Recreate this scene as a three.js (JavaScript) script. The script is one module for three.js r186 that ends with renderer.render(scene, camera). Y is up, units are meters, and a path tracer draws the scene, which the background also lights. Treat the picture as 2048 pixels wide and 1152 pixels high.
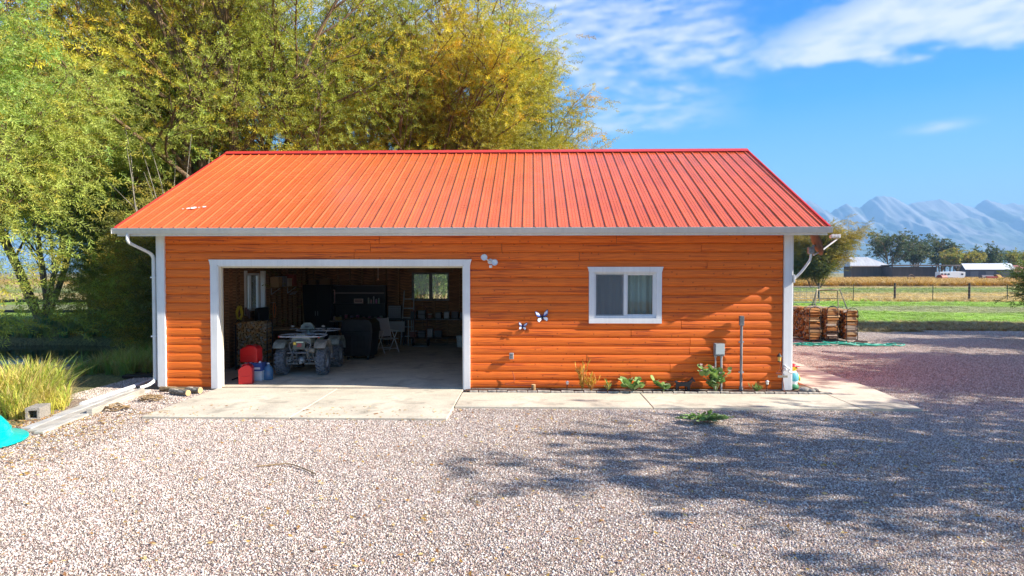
import * as THREE from 'three';
import { mergeGeometries, toCreasedNormals } from 'three/addons/utils/BufferGeometryUtils.js';
import { RoundedBoxGeometry } from 'three/addons/geometries/RoundedBoxGeometry.js';

// ---------------------------------------------------------------- camera, sky, sun, exposure
const scene = new THREE.Scene();
const CAM = new THREE.Vector3(0, 2.4, 12.75), FPX = 1275;
const camera = new THREE.PerspectiveCamera(2 * Math.atan(576 / FPX) * 180 / Math.PI, 2048 / 1152, 0.1, 40000);
camera.position.copy(CAM);
camera.rotation.order = 'YXZ';
camera.rotation.y = 0.0290;
camera.rotation.x = -0.0243;
const renderer = new THREE.WebGLRenderer({ antialias: true });
renderer.toneMapping = THREE.LinearToneMapping;
renderer.toneMappingExposure = 2.7;
renderer.shadowMap.enabled = true;
const SKY_GAIN = 0.425;
const SUN_DIR = new THREE.Vector3(5.7, 3.5, 1).normalize();
const sun = new THREE.DirectionalLight(new THREE.Color(1, 0.93, 0.82), 5.0);
sun.position.copy(SUN_DIR).multiplyScalar(60);
sun.castShadow = true;
sun.shadow.mapSize.set(4096, 4096);
Object.assign(sun.shadow.camera, { left: -45, right: 45, top: 40, bottom: -40, near: 1, far: 200 });
scene.add(sun, sun.target);

// seeded random and noise
function rng(seed) { let a = seed >>> 0; return () => { a = (a + 0x6d2b79f5) | 0; let t = Math.imul(a ^ (a >>> 15), 1 | a); t = (t + Math.imul(t ^ (t >>> 7), 61 | t)) ^ t; return ((t ^ (t >>> 14)) >>> 0) / 4294967296; }; }
const hash = (x, y, s) => { let h = Math.imul(x, 374761393) ^ Math.imul(y, 668265263) ^ Math.imul(s, 1274126177); h = Math.imul(h ^ (h >>> 13), 1274126177); return ((h ^ (h >>> 16)) >>> 0) / 4294967296; };
function vnoise(x, y, s = 0, per = 0) {           // value noise, wraps every per cells when per > 0
  const xi = Math.floor(x), yi = Math.floor(y), fx = x - xi, fy = y - yi;
  const u = fx * fx * (3 - 2 * fx), v = fy * fy * (3 - 2 * fy);
  const w = (k) => per ? ((k % per) + per) % per : k;
  const a = hash(w(xi), w(yi), s), b = hash(w(xi + 1), w(yi), s), c = hash(w(xi), w(yi + 1), s), d = hash(w(xi + 1), w(yi + 1), s);
  return a + (b - a) * u + (c - a) * v + (a - b - c + d) * u * v;
}
function fbm(x, y, oct = 4, s = 0, per = 0) { let r = 0, a = 0.5, t = 0; for (let i = 0; i < oct; i++) { r += a * vnoise(x, y, s + i * 17, per); t += a; a *= 0.5; x *= 2; y *= 2; per *= 2; } return r / t; }
const smooth = (a, b, x) => { const t = Math.min(1, Math.max(0, (x - a) / (b - a))); return t * t * (3 - 2 * t); };
const lerp = (a, b, t) => a + (b - a) * t;
const s2l = (c) => { c /= 255; return c <= 0.04045 ? c / 12.92 : Math.pow((c + 0.055) / 1.055, 2.4); };

// the sky: clear saturated blue with cirrus, as one computed dome
{
  const W = 2048, H = 1024, data = new Float32Array(W * H * 4);
  const stops = [[-90, 150, 165, 170], [-2, 190, 215, 228], [0, 212, 236, 250], [4, 180, 225, 250], [8, 134, 206, 249], [14, 58, 171, 246], [20, 14, 140, 238], [30, 6, 116, 220], [60, 6, 92, 190], [90, 5, 80, 172]];
  for (let j = 0; j < H; j++) for (let i = 0; i < W; i++) {
    const th = ((i + 0.5) / W - 0.5) * 2 * Math.PI, el = ((j + 0.5) / H - 0.5) * 180;
    const dx = Math.cos(th), dz = Math.sin(th);                 // horizontal direction
    const az = Math.atan2(dx, -dz) * 180 / Math.PI;             // 0 ahead of the garage wall's normal, positive to +x
    let k = 0; while (k < stops.length - 2 && el > stops[k + 1][0]) k++;
    const A = stops[k], B = stops[k + 1], t = Math.min(1, Math.max(0, (el - A[0]) / (B[0] - A[0])));
    const c = [1, 2, 3].map((n) => lerp(s2l(A[n]), s2l(B[n]), t));
    if (el > 0) {
      const ce = Math.cos(el * Math.PI / 180);
      const n1 = fbm(az * 0.16 * 3 + el * 0.35, el * 0.9, 6, 3) - 0.5;          // long streaks
      const n2 = fbm(az * 0.5 + el * 0.8, el * 2.6 - az * 0.32, 6, 11) - 0.5;              // mottle
      const n3 = fbm(az * 0.12, el * 0.3, 4, 29) - 0.5;
      let d = 0;
      const up = 17.6 + Math.min(10, Math.max(0, az - 18) * 0.36);
      d = Math.max(d, smooth(15.7, 17.0, el + n1 * 2.2 + n2 * 0.8) * (1 - smooth(up - 1.8, up + 1.4, el + n2 * 2.5)) * smooth(16.5, 22, az + n1 * 8) * (1 - smooth(60, 90, az)) * (0.82 + n2 * 0.9));
      d = Math.max(d, smooth(14.4, 18.5, el + n1 * 5 + n3 * 3) * (1 - smooth(15, 23, az + n1 * 10 + (el - 18) * 0.5)) * smooth(-70, -40, az) * (0.46 + n2 * 1.25 + n1 * 0.5));
      d = Math.max(d, smooth(11.5, 13, el + n1 * 2) * (1 - smooth(14, 16, el + n1 * 3)) * smooth(2, 6, az + n1 * 8) * (1 - smooth(13, 20, az + n2 * 5)) * (0.32 + n2 * 1.1));
      d = Math.max(d, 0.6 * Math.exp(-(((az - 32 - n2) / 1.7) ** 2) - (((el - 10.7 - (az - 32) * 0.05 + n2 * 0.5) / 0.26) ** 2)));
      d = Math.max(d, smooth(21, 27, el) * smooth(-0.02, 0.22, n1 + n3 * 0.8) * (0.65 + n2) * (1 - 0.6 * smooth(50, 80, el)));
      d = Math.min(0.92, Math.max(0, d));
      for (let n = 0; n < 3; n++) c[n] = lerp(c[n], [0.93, 0.95, 0.98][n], d);
    }
    const o = (j * W + i) * 4;
    for (let n = 0; n < 3; n++) data[o + n] = c[n] * SKY_GAIN;
    data[o + 3] = 1;
  }
  const sky = new THREE.DataTexture(data, W, H, THREE.RGBAFormat, THREE.FloatType);
  sky.mapping = THREE.EquirectangularReflectionMapping;
  sky.magFilter = THREE.LinearFilter; sky.minFilter = THREE.LinearFilter; sky.wrapS = THREE.RepeatWrapping;
  sky.needsUpdate = true;
  scene.background = sky;
  scene.environment = sky;
}

// ---------------------------------------------------------------- helpers
const V = (x, y, z) => new THREE.Vector3(x, y, z);
const names = new Map();
function numbered(n) { const k = names.get(n) || 0; names.set(n, k + 1); return k ? n + '_' + String(k).padStart(3, '0') : n; }
function mesh(name, geo, mat, parent) { const m = new THREE.Mesh(geo, mat); m.name = parent ? name : numbered(name); m.castShadow = m.receiveShadow = true; (parent || scene).add(m); return m; }
function tag(o, label, category, group, kind) { if (label) o.userData.label = label; if (category) o.userData.category = category; if (group) o.userData.group = group; if (kind) o.userData.kind = kind; return o; }
function thing(name, label, category, pos = [0, 0, 0], ry = 0, group) { const g = new THREE.Group(); g.name = numbered(name); g.position.set(...pos); g.rotation.y = ry; scene.add(g); return tag(g, label, category, group); }
function struct(name, geo, mat) { const m = mesh(name, geo, mat); m.userData.kind = 'structure'; return m; }
function copyOf(o, pos, ry, label) { const c = o.clone(); c.name = numbered(o.name.replace(/_\d{3}$/, '')); c.position.set(...pos); c.rotation.y = ry; c.userData = { ...o.userData }; if (label) c.userData.label = label; scene.add(c); return c; }
const merge = (list) => mergeGeometries(list.map((g) => { const n = g.index ? g.toNonIndexed() : g; for (const k of Object.keys(n.attributes)) if (!['position', 'normal', 'uv'].includes(k)) n.deleteAttribute(k); if (!n.attributes.uv) n.setAttribute('uv', new THREE.BufferAttribute(new Float32Array(n.attributes.position.count * 2), 2)); return n; }));
function boxUV(g, s = 1, ou = 0, ov = 0) {          // uv in metres from position and normal
  if (!g.attributes.normal) g.computeVertexNormals();
  const p = g.attributes.position, n = g.attributes.normal, uv = new Float32Array(p.count * 2);
  for (let i = 0; i < p.count; i++) {
    const ax = Math.abs(n.getX(i)), ay = Math.abs(n.getY(i)), az = Math.abs(n.getZ(i)), x = p.getX(i), y = p.getY(i), z = p.getZ(i);
    const [u, v] = ay >= ax && ay >= az ? [x, z] : ax >= az ? [z, y] : [x, y];
    uv[2 * i] = u * s + ou; uv[2 * i + 1] = v * s + ov;
  }
  g.setAttribute('uv', new THREE.BufferAttribute(uv, 2));
  return g;
}
function box(w, h, d, x = 0, y = 0, z = 0, r = 0) { const g = r ? new RoundedBoxGeometry(w, h, d, 2, r) : new THREE.BoxGeometry(w, h, d); g.translate(x, y, z); return boxUV(g); }
function cyl(r0, r1, h, x = 0, y = 0, z = 0, seg = 16, axis = 'y') { const g = new THREE.CylinderGeometry(r0, r1, h, seg); if (axis === 'x') g.rotateZ(Math.PI / 2); if (axis === 'z') g.rotateX(Math.PI / 2); g.translate(x, y, z); return g; }
function tube(pts, r, seg = 0, rad = 8, closed = false) { const c = new THREE.CatmullRomCurve3(pts.map((p) => Array.isArray(p) ? V(...p) : p), closed, 'catmullrom', 0.35); return new THREE.TubeGeometry(c, seg || pts.length * 4, r, rad, closed); }
function bar(a, b, r, seg = 8) { const A = V(...a), B = V(...b), d = B.clone().sub(A), g = new THREE.CylinderGeometry(r, r, d.length(), seg); g.applyQuaternion(new THREE.Quaternion().setFromUnitVectors(V(0, 1, 0), d.normalize())); g.translate((A.x + B.x) / 2, (A.y + B.y) / 2, (A.z + B.z) / 2); return g; }
function lathe(pts, seg = 24) { return new THREE.LatheGeometry(pts.map((p) => new THREE.Vector2(...p)), seg); }
function extrude(pts, depth, bevel = 0, holes = []) { const s = new THREE.Shape(pts.map((p) => new THREE.Vector2(...p))); for (const h of holes) s.holes.push(new THREE.Path(h.map((p) => new THREE.Vector2(...p)))); return new THREE.ExtrudeGeometry(s, { depth, bevelEnabled: bevel > 0, bevelSize: bevel, bevelThickness: bevel, bevelSegments: 2, curveSegments: 8 }); }
const rectPts = (x0, y0, x1, y1) => [[x0, y0], [x1, y0], [x1, y1], [x0, y1]];
function tex(w, h, f, srgb = true) {                // f(u, v, x, y) -> [r, g, b] in 0..1
  const d = new Uint8Array(w * h * 4);
  for (let y = 0; y < h; y++) for (let x = 0; x < w; x++) { const c = f(x / w, y / h, x, y), o = (y * w + x) * 4; for (let k = 0; k < 3; k++) d[o + k] = Math.max(0, Math.min(255, (Array.isArray(c) ? c[k] : c) * 255)); d[o + 3] = 255; }
  const t = new THREE.DataTexture(d, w, h); t.wrapS = t.wrapT = THREE.RepeatWrapping; t.magFilter = THREE.LinearFilter; t.minFilter = THREE.LinearMipmapLinearFilter; t.generateMipmaps = true; if (srgb) t.colorSpace = THREE.SRGBColorSpace; t.needsUpdate = true; return t;
}
const rep = (t, u, v) => { const c = t.clone(); c.repeat.set(u, v); c.needsUpdate = true; return c; };
const mat = (r, g, b, rough = 0.8, o = {}) => new THREE.MeshStandardMaterial({ color: new THREE.Color().setRGB(r, g, b), roughness: rough, ...o });
const phys = (r, g, b, rough = 0.8, o = {}) => new THREE.MeshPhysicalMaterial({ color: new THREE.Color().setRGB(r, g, b), roughness: rough, ...o });

// ---------------------------------------------------------------- surfaces
const T = {};
T.mottle = tex(512, 512, (u, v) => { const n = fbm(u * 8, v * 8, 6, 5, 8), m = fbm(u * 40, v * 40, 3, 9, 40); return 0.72 + (n - 0.5) * 0.5 + (m - 0.5) * 0.22; });
T.fine = tex(512, 512, (u, v) => 0.75 + (fbm(u * 64, v * 64, 3, 2, 64) - 0.5) * 0.7 + (fbm(u * 6, v * 6, 4, 8, 6) - 0.5) * 0.2);
T.stain = tex(2048, 512, (u, v) => {               // stained softwood siding: grain along u, dark weathered streaks, knots
  const warp = (fbm(u * 6, v * 6, 3, 4, 6) - 0.5) * 0.05;
  const g = fbm(u * 10, (v + warp) * 120, 4, 21, 10), g2 = fbm(u * 30, (v + warp) * 300, 2, 33, 30);
  const st = smooth(0.52, 0.72, fbm(u * 7, (v + warp * 0.5) * 44, 4, 41, 7)) * smooth(0.40, 0.65, fbm(u * 4, v * 5, 3, 55, 4));
  let k = 1 + (g - 0.5) * 0.34 + (g2 - 0.5) * 0.16 - st * 0.30;
  const kx = u * 24, ky = v * 6, ci = Math.floor(kx), cj = Math.floor(ky);
  if (hash(ci, cj, 77) > 0.72) { const ox = hash(ci, cj, 78) * 0.6 + 0.2, oy = hash(ci, cj, 79) * 0.6 + 0.2; const r = Math.hypot((kx - ci - ox) * 1.0, (ky - cj - oy) * 1.0); k *= 1 - 0.55 * (1 - smooth(0.02, 0.075, r)); k *= 1 - 0.12 * Math.max(0, Math.sin(r * 70)) * (1 - smooth(0.08, 0.22, r)); }
  return [Math.min(1, 0.93 * Math.pow(k, 0.8)), 0.80 * Math.pow(Math.max(0.05, k), 1.25), 0.76 * Math.pow(Math.max(0.05, k), 1.4)];
});
T.grain = tex(1024, 512, (u, v) => { const w = (fbm(u * 4, v * 4, 3, 6, 4) - 0.5) * 0.06; const g = fbm(u * 6, (v + w) * 80, 4, 61, 6); return 0.74 + (g - 0.5) * 0.7 + (fbm(u * 5, v * 5, 3, 66, 5) - 0.5) * 0.3; });
T.concrete = tex(1024, 1024, (u, v) => { const n = fbm(u * 6, v * 6, 6, 71, 6), f = fbm(u * 160, v * 160, 2, 75, 160), p = vnoise(u * 220, v * 220, 79, 220); const stn = smooth(0.58, 0.75, fbm(u * 9, v * 9, 4, 83, 9)) * 0.10; const k = 0.84 + (n - 0.5) * 0.22 + (f - 0.5) * 0.12 - (p > 0.93 ? 0.16 : 0) - stn; return [k, k * 0.975, k * 0.93]; });
{
  // crushed stone: voronoi cells with a tone each
  const W = 1024, N = 150, tone = [[0.80, 0.73, 0.66], [0.90, 0.86, 0.80], [0.66, 0.57, 0.52], [0.74, 0.65, 0.58], [0.50, 0.45, 0.42], [0.84, 0.75, 0.64], [0.60, 0.48, 0.43], [0.94, 0.91, 0.85]];
  const h = new Float32Array(W * W);
  const cell = (x, y) => {
    const gx = x * N / W, gy = y * N / W, xi = Math.floor(gx), yi = Math.floor(gy); let a = 9, b = 9, id = 0;
    for (let j = -1; j <= 1; j++) for (let i = -1; i <= 1; i++) { const cx = ((xi + i) % N + N) % N, cy = ((yi + j) % N + N) % N; const d = Math.hypot(xi + i + hash(cx, cy, 1) - gx, yi + j + hash(cx, cy, 2) - gy); if (d < a) { b = a; a = d; id = cx * 131 + cy; } else if (d < b) b = d; }
    return [a, b, id];
  };
  T.gravel = tex(W, W, (u, v, x, y) => { const [a, b, id] = cell(x, y); const e = smooth(0.02, 0.22, b - a), c = tone[Math.floor(hash(id, 7, 3) * tone.length)], j = 0.85 + hash(id, 9, 5) * 0.3; h[y * W + x] = e * (1 - a * 0.5); return c.map((k) => lerp(0.40, k * j, e) * (0.95 + 0.1 * hash(x, y, 8))); });
  T.gravelBump = tex(W, W, (u, v, x, y) => h[y * W + x], false);
}
T.bark = tex(256, 512, (u, v) => { const r = Math.abs(fbm(u * 12, v * 5, 4, 91, 0) - 0.5) * 2; return 0.45 + r * 0.9; });
T.paint = tex(512, 512, (u, v) => 0.95 + (fbm(u * 60, v * 4, 3, 195, 0) - 0.5) * 0.06 + (fbm(u * 6, v * 6, 4, 197, 6) - 0.5) * 0.08);
T.roof = tex(1024, 512, (u, v) => 0.90 + (fbm(u * 90, v * 3, 4, 295, 0) - 0.5) * 0.15 + (fbm(u * 8, v * 6, 5, 297, 0) - 0.5) * 0.18 - smooth(0.66, 0.8, fbm(u * 40, v * 5, 4, 299, 0)) * 0.08);
T.streak = tex(512, 512, (u, v) => 0.88 + (fbm(u * 50, v * 3, 4, 95, 0) - 0.5) * 0.22 + (fbm(u * 7, v * 7, 4, 97, 7) - 0.5) * 0.16);

const M = {};
M.siding = mat(0.92, 0.25, 0.012, 0.62, { map: rep(T.stain, 0.25, 1), bumpMap: rep(T.stain, 0.25, 1), bumpScale: 0.0015 });
M.white = mat(0.84, 0.84, 0.83, 0.55, { map: rep(T.paint, 0.5, 0.5) });
M.whiteMetal = mat(0.80, 0.80, 0.79, 0.4, { map: rep(T.paint, 0.4, 0.4) });
M.roof = phys(0.80, 0.148, 0.047, 0.48, { map: rep(T.roof, 0.25, 0.2), roughnessMap: rep(T.mottle, 0.4, 0.4), specularIntensity: 0.8 });
M.roofTrim = mat(0.56, 0.035, 0.03, 0.42);
M.gutter = mat(0.70, 0.70, 0.68, 0.4, { map: rep(T.paint, 0.3, 1) });
M.ply = mat(0.50, 0.235, 0.10, 0.85, { map: rep(T.grain, 0.8, 0.4) });
M.stud = mat(0.56, 0.30, 0.14, 0.8, { map: rep(T.grain, 0.5, 1) });
M.concrete = mat(0.86, 0.81, 0.70, 0.88, { map: rep(T.concrete, 0.4, 0.4), bumpMap: rep(T.concrete, 0.4, 0.4), bumpScale: 0.002 });
M.gravel = mat(0.72, 0.66, 0.63, 0.92, { map: rep(T.gravel, 0.42, 0.42), bumpMap: rep(T.gravelBump, 0.42, 0.42), bumpScale: 0.012 });
M.bark = mat(0.48, 0.31, 0.18, 0.9, { map: rep(T.bark, 2, 1), bumpMap: rep(T.bark, 2, 1), bumpScale: 0.01 });
M.deadwood = mat(0.52, 0.46, 0.38, 0.9, { map: T.bark });
M.glass = phys(1, 1, 1, 0.02, { transmission: 1, thickness: 0, ior: 1.5 });
M.black = mat(0.018, 0.018, 0.02, 0.5);
M.blackPlastic = mat(0.03, 0.028, 0.028, 0.48, { map: T.mottle });
M.steel = mat(0.42, 0.42, 0.43, 0.42, { metalness: 0.7 });
M.galv = mat(0.55, 0.56, 0.57, 0.5, { metalness: 0.35, map: T.streak });
M.grey = mat(0.42, 0.43, 0.43, 0.55, { map: T.mottle });
// ---------------------------------------------------------------- ground, gravel, pond, hills
const pondAt = (x, z) => 1 - smooth(0.72, 1.12, Math.hypot((x + 17.2) / 5.6, (z + 6.5) / 3.1) + (vnoise(x * 0.7, z * 0.7, 3) - 0.5) * 0.22);
function groundHeight(x, z) {
  let h = -0.75 * pondAt(x, z);
  const bank = Math.exp(-(((x + 17) / 7) ** 2) - (((z + 11.6) / 1.2) ** 2));
  h += bank * 0.25;
  if (x < -8 || z < -12) h += (fbm(x * 0.4, z * 0.4, 3, 9) - 0.5) * 0.12 * Math.min(1, Math.max(0, Math.max(-8 - x, -12 - z) / 2));
  return h;
}
const mix3 = (a, b, t) => a.map((v, i) => lerp(v, b[i], t));
function groundColor(x, z) {
  const d = 12.75 - z + (fbm(x * 0.15, z * 0.15, 3, 44) - 0.5) * (3 + Math.max(0, -z - 20) * 0.12), n = fbm(x * 0.6, z * 0.6, 4, 12), n2 = fbm(x * 0.05, z * 0.12, 4, 15);
  const straw = [0.46, 0.33, 0.13], lawn = [0.30, 0.48, 0.02], pale = [0.36, 0.38, 0.15], hay = [0.60, 0.46, 0.17], greenHay = [0.33, 0.37, 0.09], gold = [0.55, 0.33, 0.05], far = [0.42, 0.35, 0.13];
  let c = straw;
  c = mix3(c, lawn, smooth(29.3, 31.0, d)); c = mix3(c, pale, smooth(38, 39.5, d)); c = mix3(c, lawn, smooth(45, 46.5, d));
  c = mix3(c, hay, smooth(52.5, 54, d)); c = mix3(c, greenHay, smooth(70, 76, d) * (0.5 + n2)); c = mix3(c, hay, smooth(92, 100, d)); c = mix3(c, gold, smooth(118, 130, d)); c = mix3(c, far, smooth(190, 260, d));
  c = c.map((v) => v * (0.72 + n * 0.56));
  const soil = mix3([0.40, 0.32, 0.15], [0.27, 0.32, 0.09], n);   // leaf litter and thin grass
  const under = smooth(-6, -8.5, x + (n - 0.5)) * (1 - smooth(24, 30, d));
  const behind = (1 - smooth(6, 9, x)) * smooth(20, 22, d) * (1 - smooth(27, 32, d));
  c = mix3(c, soil, Math.max(under, behind));
  return mix3(c, [0.07, 0.06, 0.035], pondAt(x, z));
}
{
  const N = 260, M2 = 300, pos = [], col = [], uv = [], idx = [];
  for (let j = 0; j <= M2; j++) for (let i = 0; i <= N; i++) {
    const x = -4 + 11 * Math.sinh((i / N * 2 - 1) * 7.45), z = -4 - 11 * Math.sinh((j / M2 * 1.28 - 0.28) * 7.45);
    pos.push(x, groundHeight(x, z) - 0.004, z); uv.push(x, z); col.push(...groundColor(x, z));
    if (i < N && j < M2) { const a = j * (N + 1) + i; idx.push(a, a + 1, a + N + 1, a + 1, a + N + 2, a + N + 1); }
  }
  const g = new THREE.BufferGeometry(); g.setAttribute('position', new THREE.Float32BufferAttribute(pos, 3)); g.setAttribute('color', new THREE.Float32BufferAttribute(col, 3)); g.setAttribute('uv', new THREE.Float32BufferAttribute(uv, 2)); g.setIndex(idx); g.computeVertexNormals();
  struct('ground', g, new THREE.MeshStandardMaterial({ vertexColors: true, roughness: 0.95, map: rep(T.fine, 0.5, 0.5), bumpMap: rep(T.fine, 0.5, 0.5), bumpScale: 0.05 }));
}
const GRAVEL_EDGE = [[-9.5, 14], [-8.9, 6], [-7.7, 4.2], [-7.9, 3], [-8.6, 1.2], [-8.9, -2.6], [-7.6, -3.2], [-6, -6], [4, -13], [9, -13.6], [14, -13.2], [20, -14], [31, -12], [31, 14]];
const inGravel = (x, z) => { let c = false; for (let i = 0, j = GRAVEL_EDGE.length - 1; i < GRAVEL_EDGE.length; j = i++) { const [xi, zi] = GRAVEL_EDGE[i], [xj, zj] = GRAVEL_EDGE[j]; if ((zi > z) !== (zj > z) && x < (xj - xi) * (z - zi) / (zj - zi) + xi) c = !c; } return c; };
{
  const r = rng(5), pts = [];
  for (let i = 0; i < GRAVEL_EDGE.length; i++) { const a = GRAVEL_EDGE[i], b = GRAVEL_EDGE[(i + 1) % GRAVEL_EDGE.length], n = Math.ceil(Math.hypot(a[0] - b[0], a[1] - b[1]) / 0.35); for (let k = 0; k < n; k++) pts.push([lerp(a[0], b[0], k / n) + (r() - 0.5) * 0.22, -(lerp(a[1], b[1], k / n) + (r() - 0.5) * 0.22)]); }
  const g = new THREE.ShapeGeometry(new THREE.Shape(pts.map((p) => new THREE.Vector2(...p)))); g.rotateX(-Math.PI / 2); g.translate(0, 0.006, 0);
  struct('gravel_driveway', boxUV(g), M.gravel);
  // loose crushed stone lying on the sheet: patches of a square metre, laid side by side
  const tones = [[0.66, 0.58, 0.51], [0.74, 0.69, 0.63], [0.46, 0.37, 0.33], [0.58, 0.47, 0.42], [0.26, 0.23, 0.21], [0.68, 0.55, 0.42], [0.42, 0.28, 0.24], [0.78, 0.74, 0.67], [0.62, 0.51, 0.45], [0.36, 0.31, 0.29]];
  const ico = new THREE.IcosahedronGeometry(1, 0), ip = ico.attributes.position, tiles = [];
  for (let v = 0; v < 3; v++) {
    const q = rng(70 + v), pos = [], col = [], E = new THREE.Euler(), m = new THREE.Matrix4(), p = V();
    for (let k = 0; k < [3900, 3100, 2200][v]; k++) {
      const a = 0.0035 + 0.0068 * Math.pow(q(), 2.0), x = q() - 0.5, z = q() - 0.5, c = tones[Math.floor(q() * tones.length)], j = 0.85 + q() * 0.3;
      m.makeRotationFromEuler(E.set(q() * 6, q() * 6, q() * 6)); m.scale(V(a * (0.8 + q() * 0.6), a * (0.55 + q() * 0.4), a * (0.8 + q() * 0.5))); m.setPosition(x, a * 0.35, z);
      for (let i = 0; i < ip.count; i++) { p.fromBufferAttribute(ip, i).applyMatrix4(m); pos.push(p.x, p.y, p.z); col.push(c[0] * j, c[1] * j, c[2] * j); }
    }
    const t = new THREE.BufferGeometry(); t.setAttribute('position', new THREE.Float32BufferAttribute(pos, 3)); t.setAttribute('color', new THREE.Float32BufferAttribute(col, 3)); t.computeVertexNormals(); tiles.push([t, []]);
  }
  const q = rng(81);
  for (let x = -10; x < 24; x++) for (let z = -14; z < 9; z++) {
    const cx = x + 0.5, cz = z + 0.5, dd = 12.75 - cz;
    if (!inGravel(cx, cz) || (cx > -7.8 && cx < 5 && cz < -0.2) || Math.abs(cx - 0.4) > dd * 0.85 + 2) continue;
    tiles[Math.min(2, Math.floor(smooth(0.35, 0.65, fbm(cx * 0.3, cz * 0.3, 2, 31)) * 2.2 + q() * 0.9))][1].push(new THREE.Matrix4().makeRotationY(Math.floor(q() * 4) * Math.PI / 2).setPosition(cx, 0.006, cz));
  }
  const pm = new THREE.MeshStandardMaterial({ vertexColors: true, roughness: 0.9 });
  for (const [t, list] of tiles) { const im = new THREE.InstancedMesh(t, pm, list.length); list.forEach((m, i) => im.setMatrixAt(i, m)); im.name = numbered('crushed_stone'); im.castShadow = im.receiveShadow = true; tag(im, 'pinkish grey crushed stone strewn over the driveway', 'gravel', 'loose driveway stone', 'stuff'); scene.add(im); }
}
{
  const g = new THREE.CircleGeometry(1, 48); g.scale(7.2, 4.2, 1); g.rotateX(-Math.PI / 2); g.translate(-17.2, -0.22, -6.5);
  struct('pond_water', boxUV(g), phys(0.03, 0.04, 0.03, 0.04, { ior: 1.33, bumpMap: rep(T.mottle, 0.25, 0.25), bumpScale: 0.008 }));
}
{
  // mountain range to the right of the garage, several kilometres away
  const prof = [[300, 425], [900, 430], [1400, 432], [1540, 404], [1612, 405], [1650, 426], [1672, 413], [1681, 408], [1697, 417], [1708, 418], [1722, 406], [1735, 397], [1752, 395], [1768, 398], [1798, 412], [1828, 406], [1840, 405], [1862, 402], [1885, 411], [1897, 409], [1926, 420], [1944, 405], [1952, 402], [1972, 409], [1984, 414], [2000, 409], [2020, 414], [2060, 419], [2200, 400], [2500, 425]];
  const D = 8000, top = (px) => { let k = 0; while (k < prof.length - 2 && px > prof[k + 1][0]) k++; const a = prof[k], b = prof[k + 1]; return lerp(a[1], b[1], Math.min(1, Math.max(0, (px - a[0]) / (b[0] - a[0])))); };
  const NX = 880, NZ = 110, pos = [], idx = [], uv = [], col = [];
  const ridge = (x, y, s) => 1 - Math.abs(fbm(x, y, 4, s) * 2 - 1);
  for (let j = 0; j <= NZ; j++) for (let i = 0; i <= NX; i++) {
    const px = lerp(300, 2500, i / NX), t = j / NZ, x = (px - 1061) / FPX * D, z = CAM.z - lerp(4800, 9200, t);
    const jag = (ridge(px * 0.022, 3.3, 140) - 0.6) * 7 + (ridge(px * 0.09, 8.1, 150) - 0.6) * 3.5, H = CAM.y + (545 - top(px) + jag) / FPX * D;
    const front = t < 0.73 ? Math.pow(t / 0.73, 1.25) : 1 - (t - 0.73) / 0.27 * 0.5;
    const rr = (ridge(x * 0.0011 + z * 0.0002, z * 0.00045, 120) * 0.6 + ridge(x * 0.0032 + z * 0.0005, z * 0.0012, 122) * 0.4), w = Math.sin(Math.PI * Math.min(1, t / 0.73));
    const rock = smooth(0.42, 0.6, fbm(x * 0.004, z * 0.002, 5, 160) + (H * front / 900 - 0.55) * 0.5), sh = 0.8 + 0.4 * fbm(x * 0.01, z * 0.006, 4, 170); col.push(lerp(0.07, 0.20, rock) * sh, lerp(0.10, 0.195, rock) * sh, lerp(0.075, 0.19, rock) * sh);
    pos.push(x * (CAM.z - z) / D * 0.35 + x * 0.65, Math.max(-20, H * front * (1 - 0.62 * w * (1 - rr)) - 6), z); uv.push(x / 900, z / 900);
    if (i < NX && j < NZ) { const a = j * (NX + 1) + i; idx.push(a, a + 1, a + NX + 1, a + 1, a + NX + 2, a + NX + 1); }
  }
  const g = new THREE.BufferGeometry(); g.setAttribute('position', new THREE.Float32BufferAttribute(pos, 3)); g.setAttribute('uv', new THREE.Float32BufferAttribute(uv, 2)); g.setIndex(idx); g.computeVertexNormals();
  g.setAttribute('color', new THREE.Float32BufferAttribute(col, 3)); struct('mountain_range', g, new THREE.MeshStandardMaterial({ vertexColors: true, roughness: 0.95 }));
}
scene.fog = new THREE.FogExp2(new THREE.Color(0.30, 0.60, 1.0), 0.00014);

// ---------------------------------------------------------------- concrete slabs
const FLOOR = 0.05;
function slab(name, x0, x1, z0, z1, label, group) { const g = box(x1 - x0, 0.12, z1 - z0, (x0 + x1) / 2, FLOOR - 0.06, (z0 + z1) / 2, 0.012); const m = mesh(name, g, M.concrete); return tag(m, label, 'paving', group, 'structure'); }
slab('concrete_apron', -6.36, -3.905, -0.02, 2.55, 'pale concrete apron slab with gas cans beyond it', null);
slab('concrete_apron', -3.895, -1.35, -0.02, 2.55, 'pale concrete apron slab joining the walkway', null);
slab('concrete_walkway', -1.335, 2.13, 0.32, 1.62, 'walkway slab beside the apron under the butterflies', null);
slab('concrete_walkway', 2.145, 5.72, 0.32, 1.62, 'walkway slab under the utility box and pole', null);
{
  const s = new THREE.Shape([[5.735, -0.32], [5.735, 1.2], [5.735, 7.5], [6.9, 7.5], [6.95, 0.4], [6.75, -1.62], [5.735, -1.62]].map((p) => new THREE.Vector2(...p)));
  const g = new THREE.ExtrudeGeometry(s, { depth: 0.11, bevelEnabled: false }); g.rotateX(-Math.PI / 2); g.translate(0, FLOOR - 0.11, 0);
  tag(mesh('concrete_walkway', boxUV(g), M.concrete), 'walkway slab running back along the garage side', 'paving', null, 'structure');
}
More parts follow.
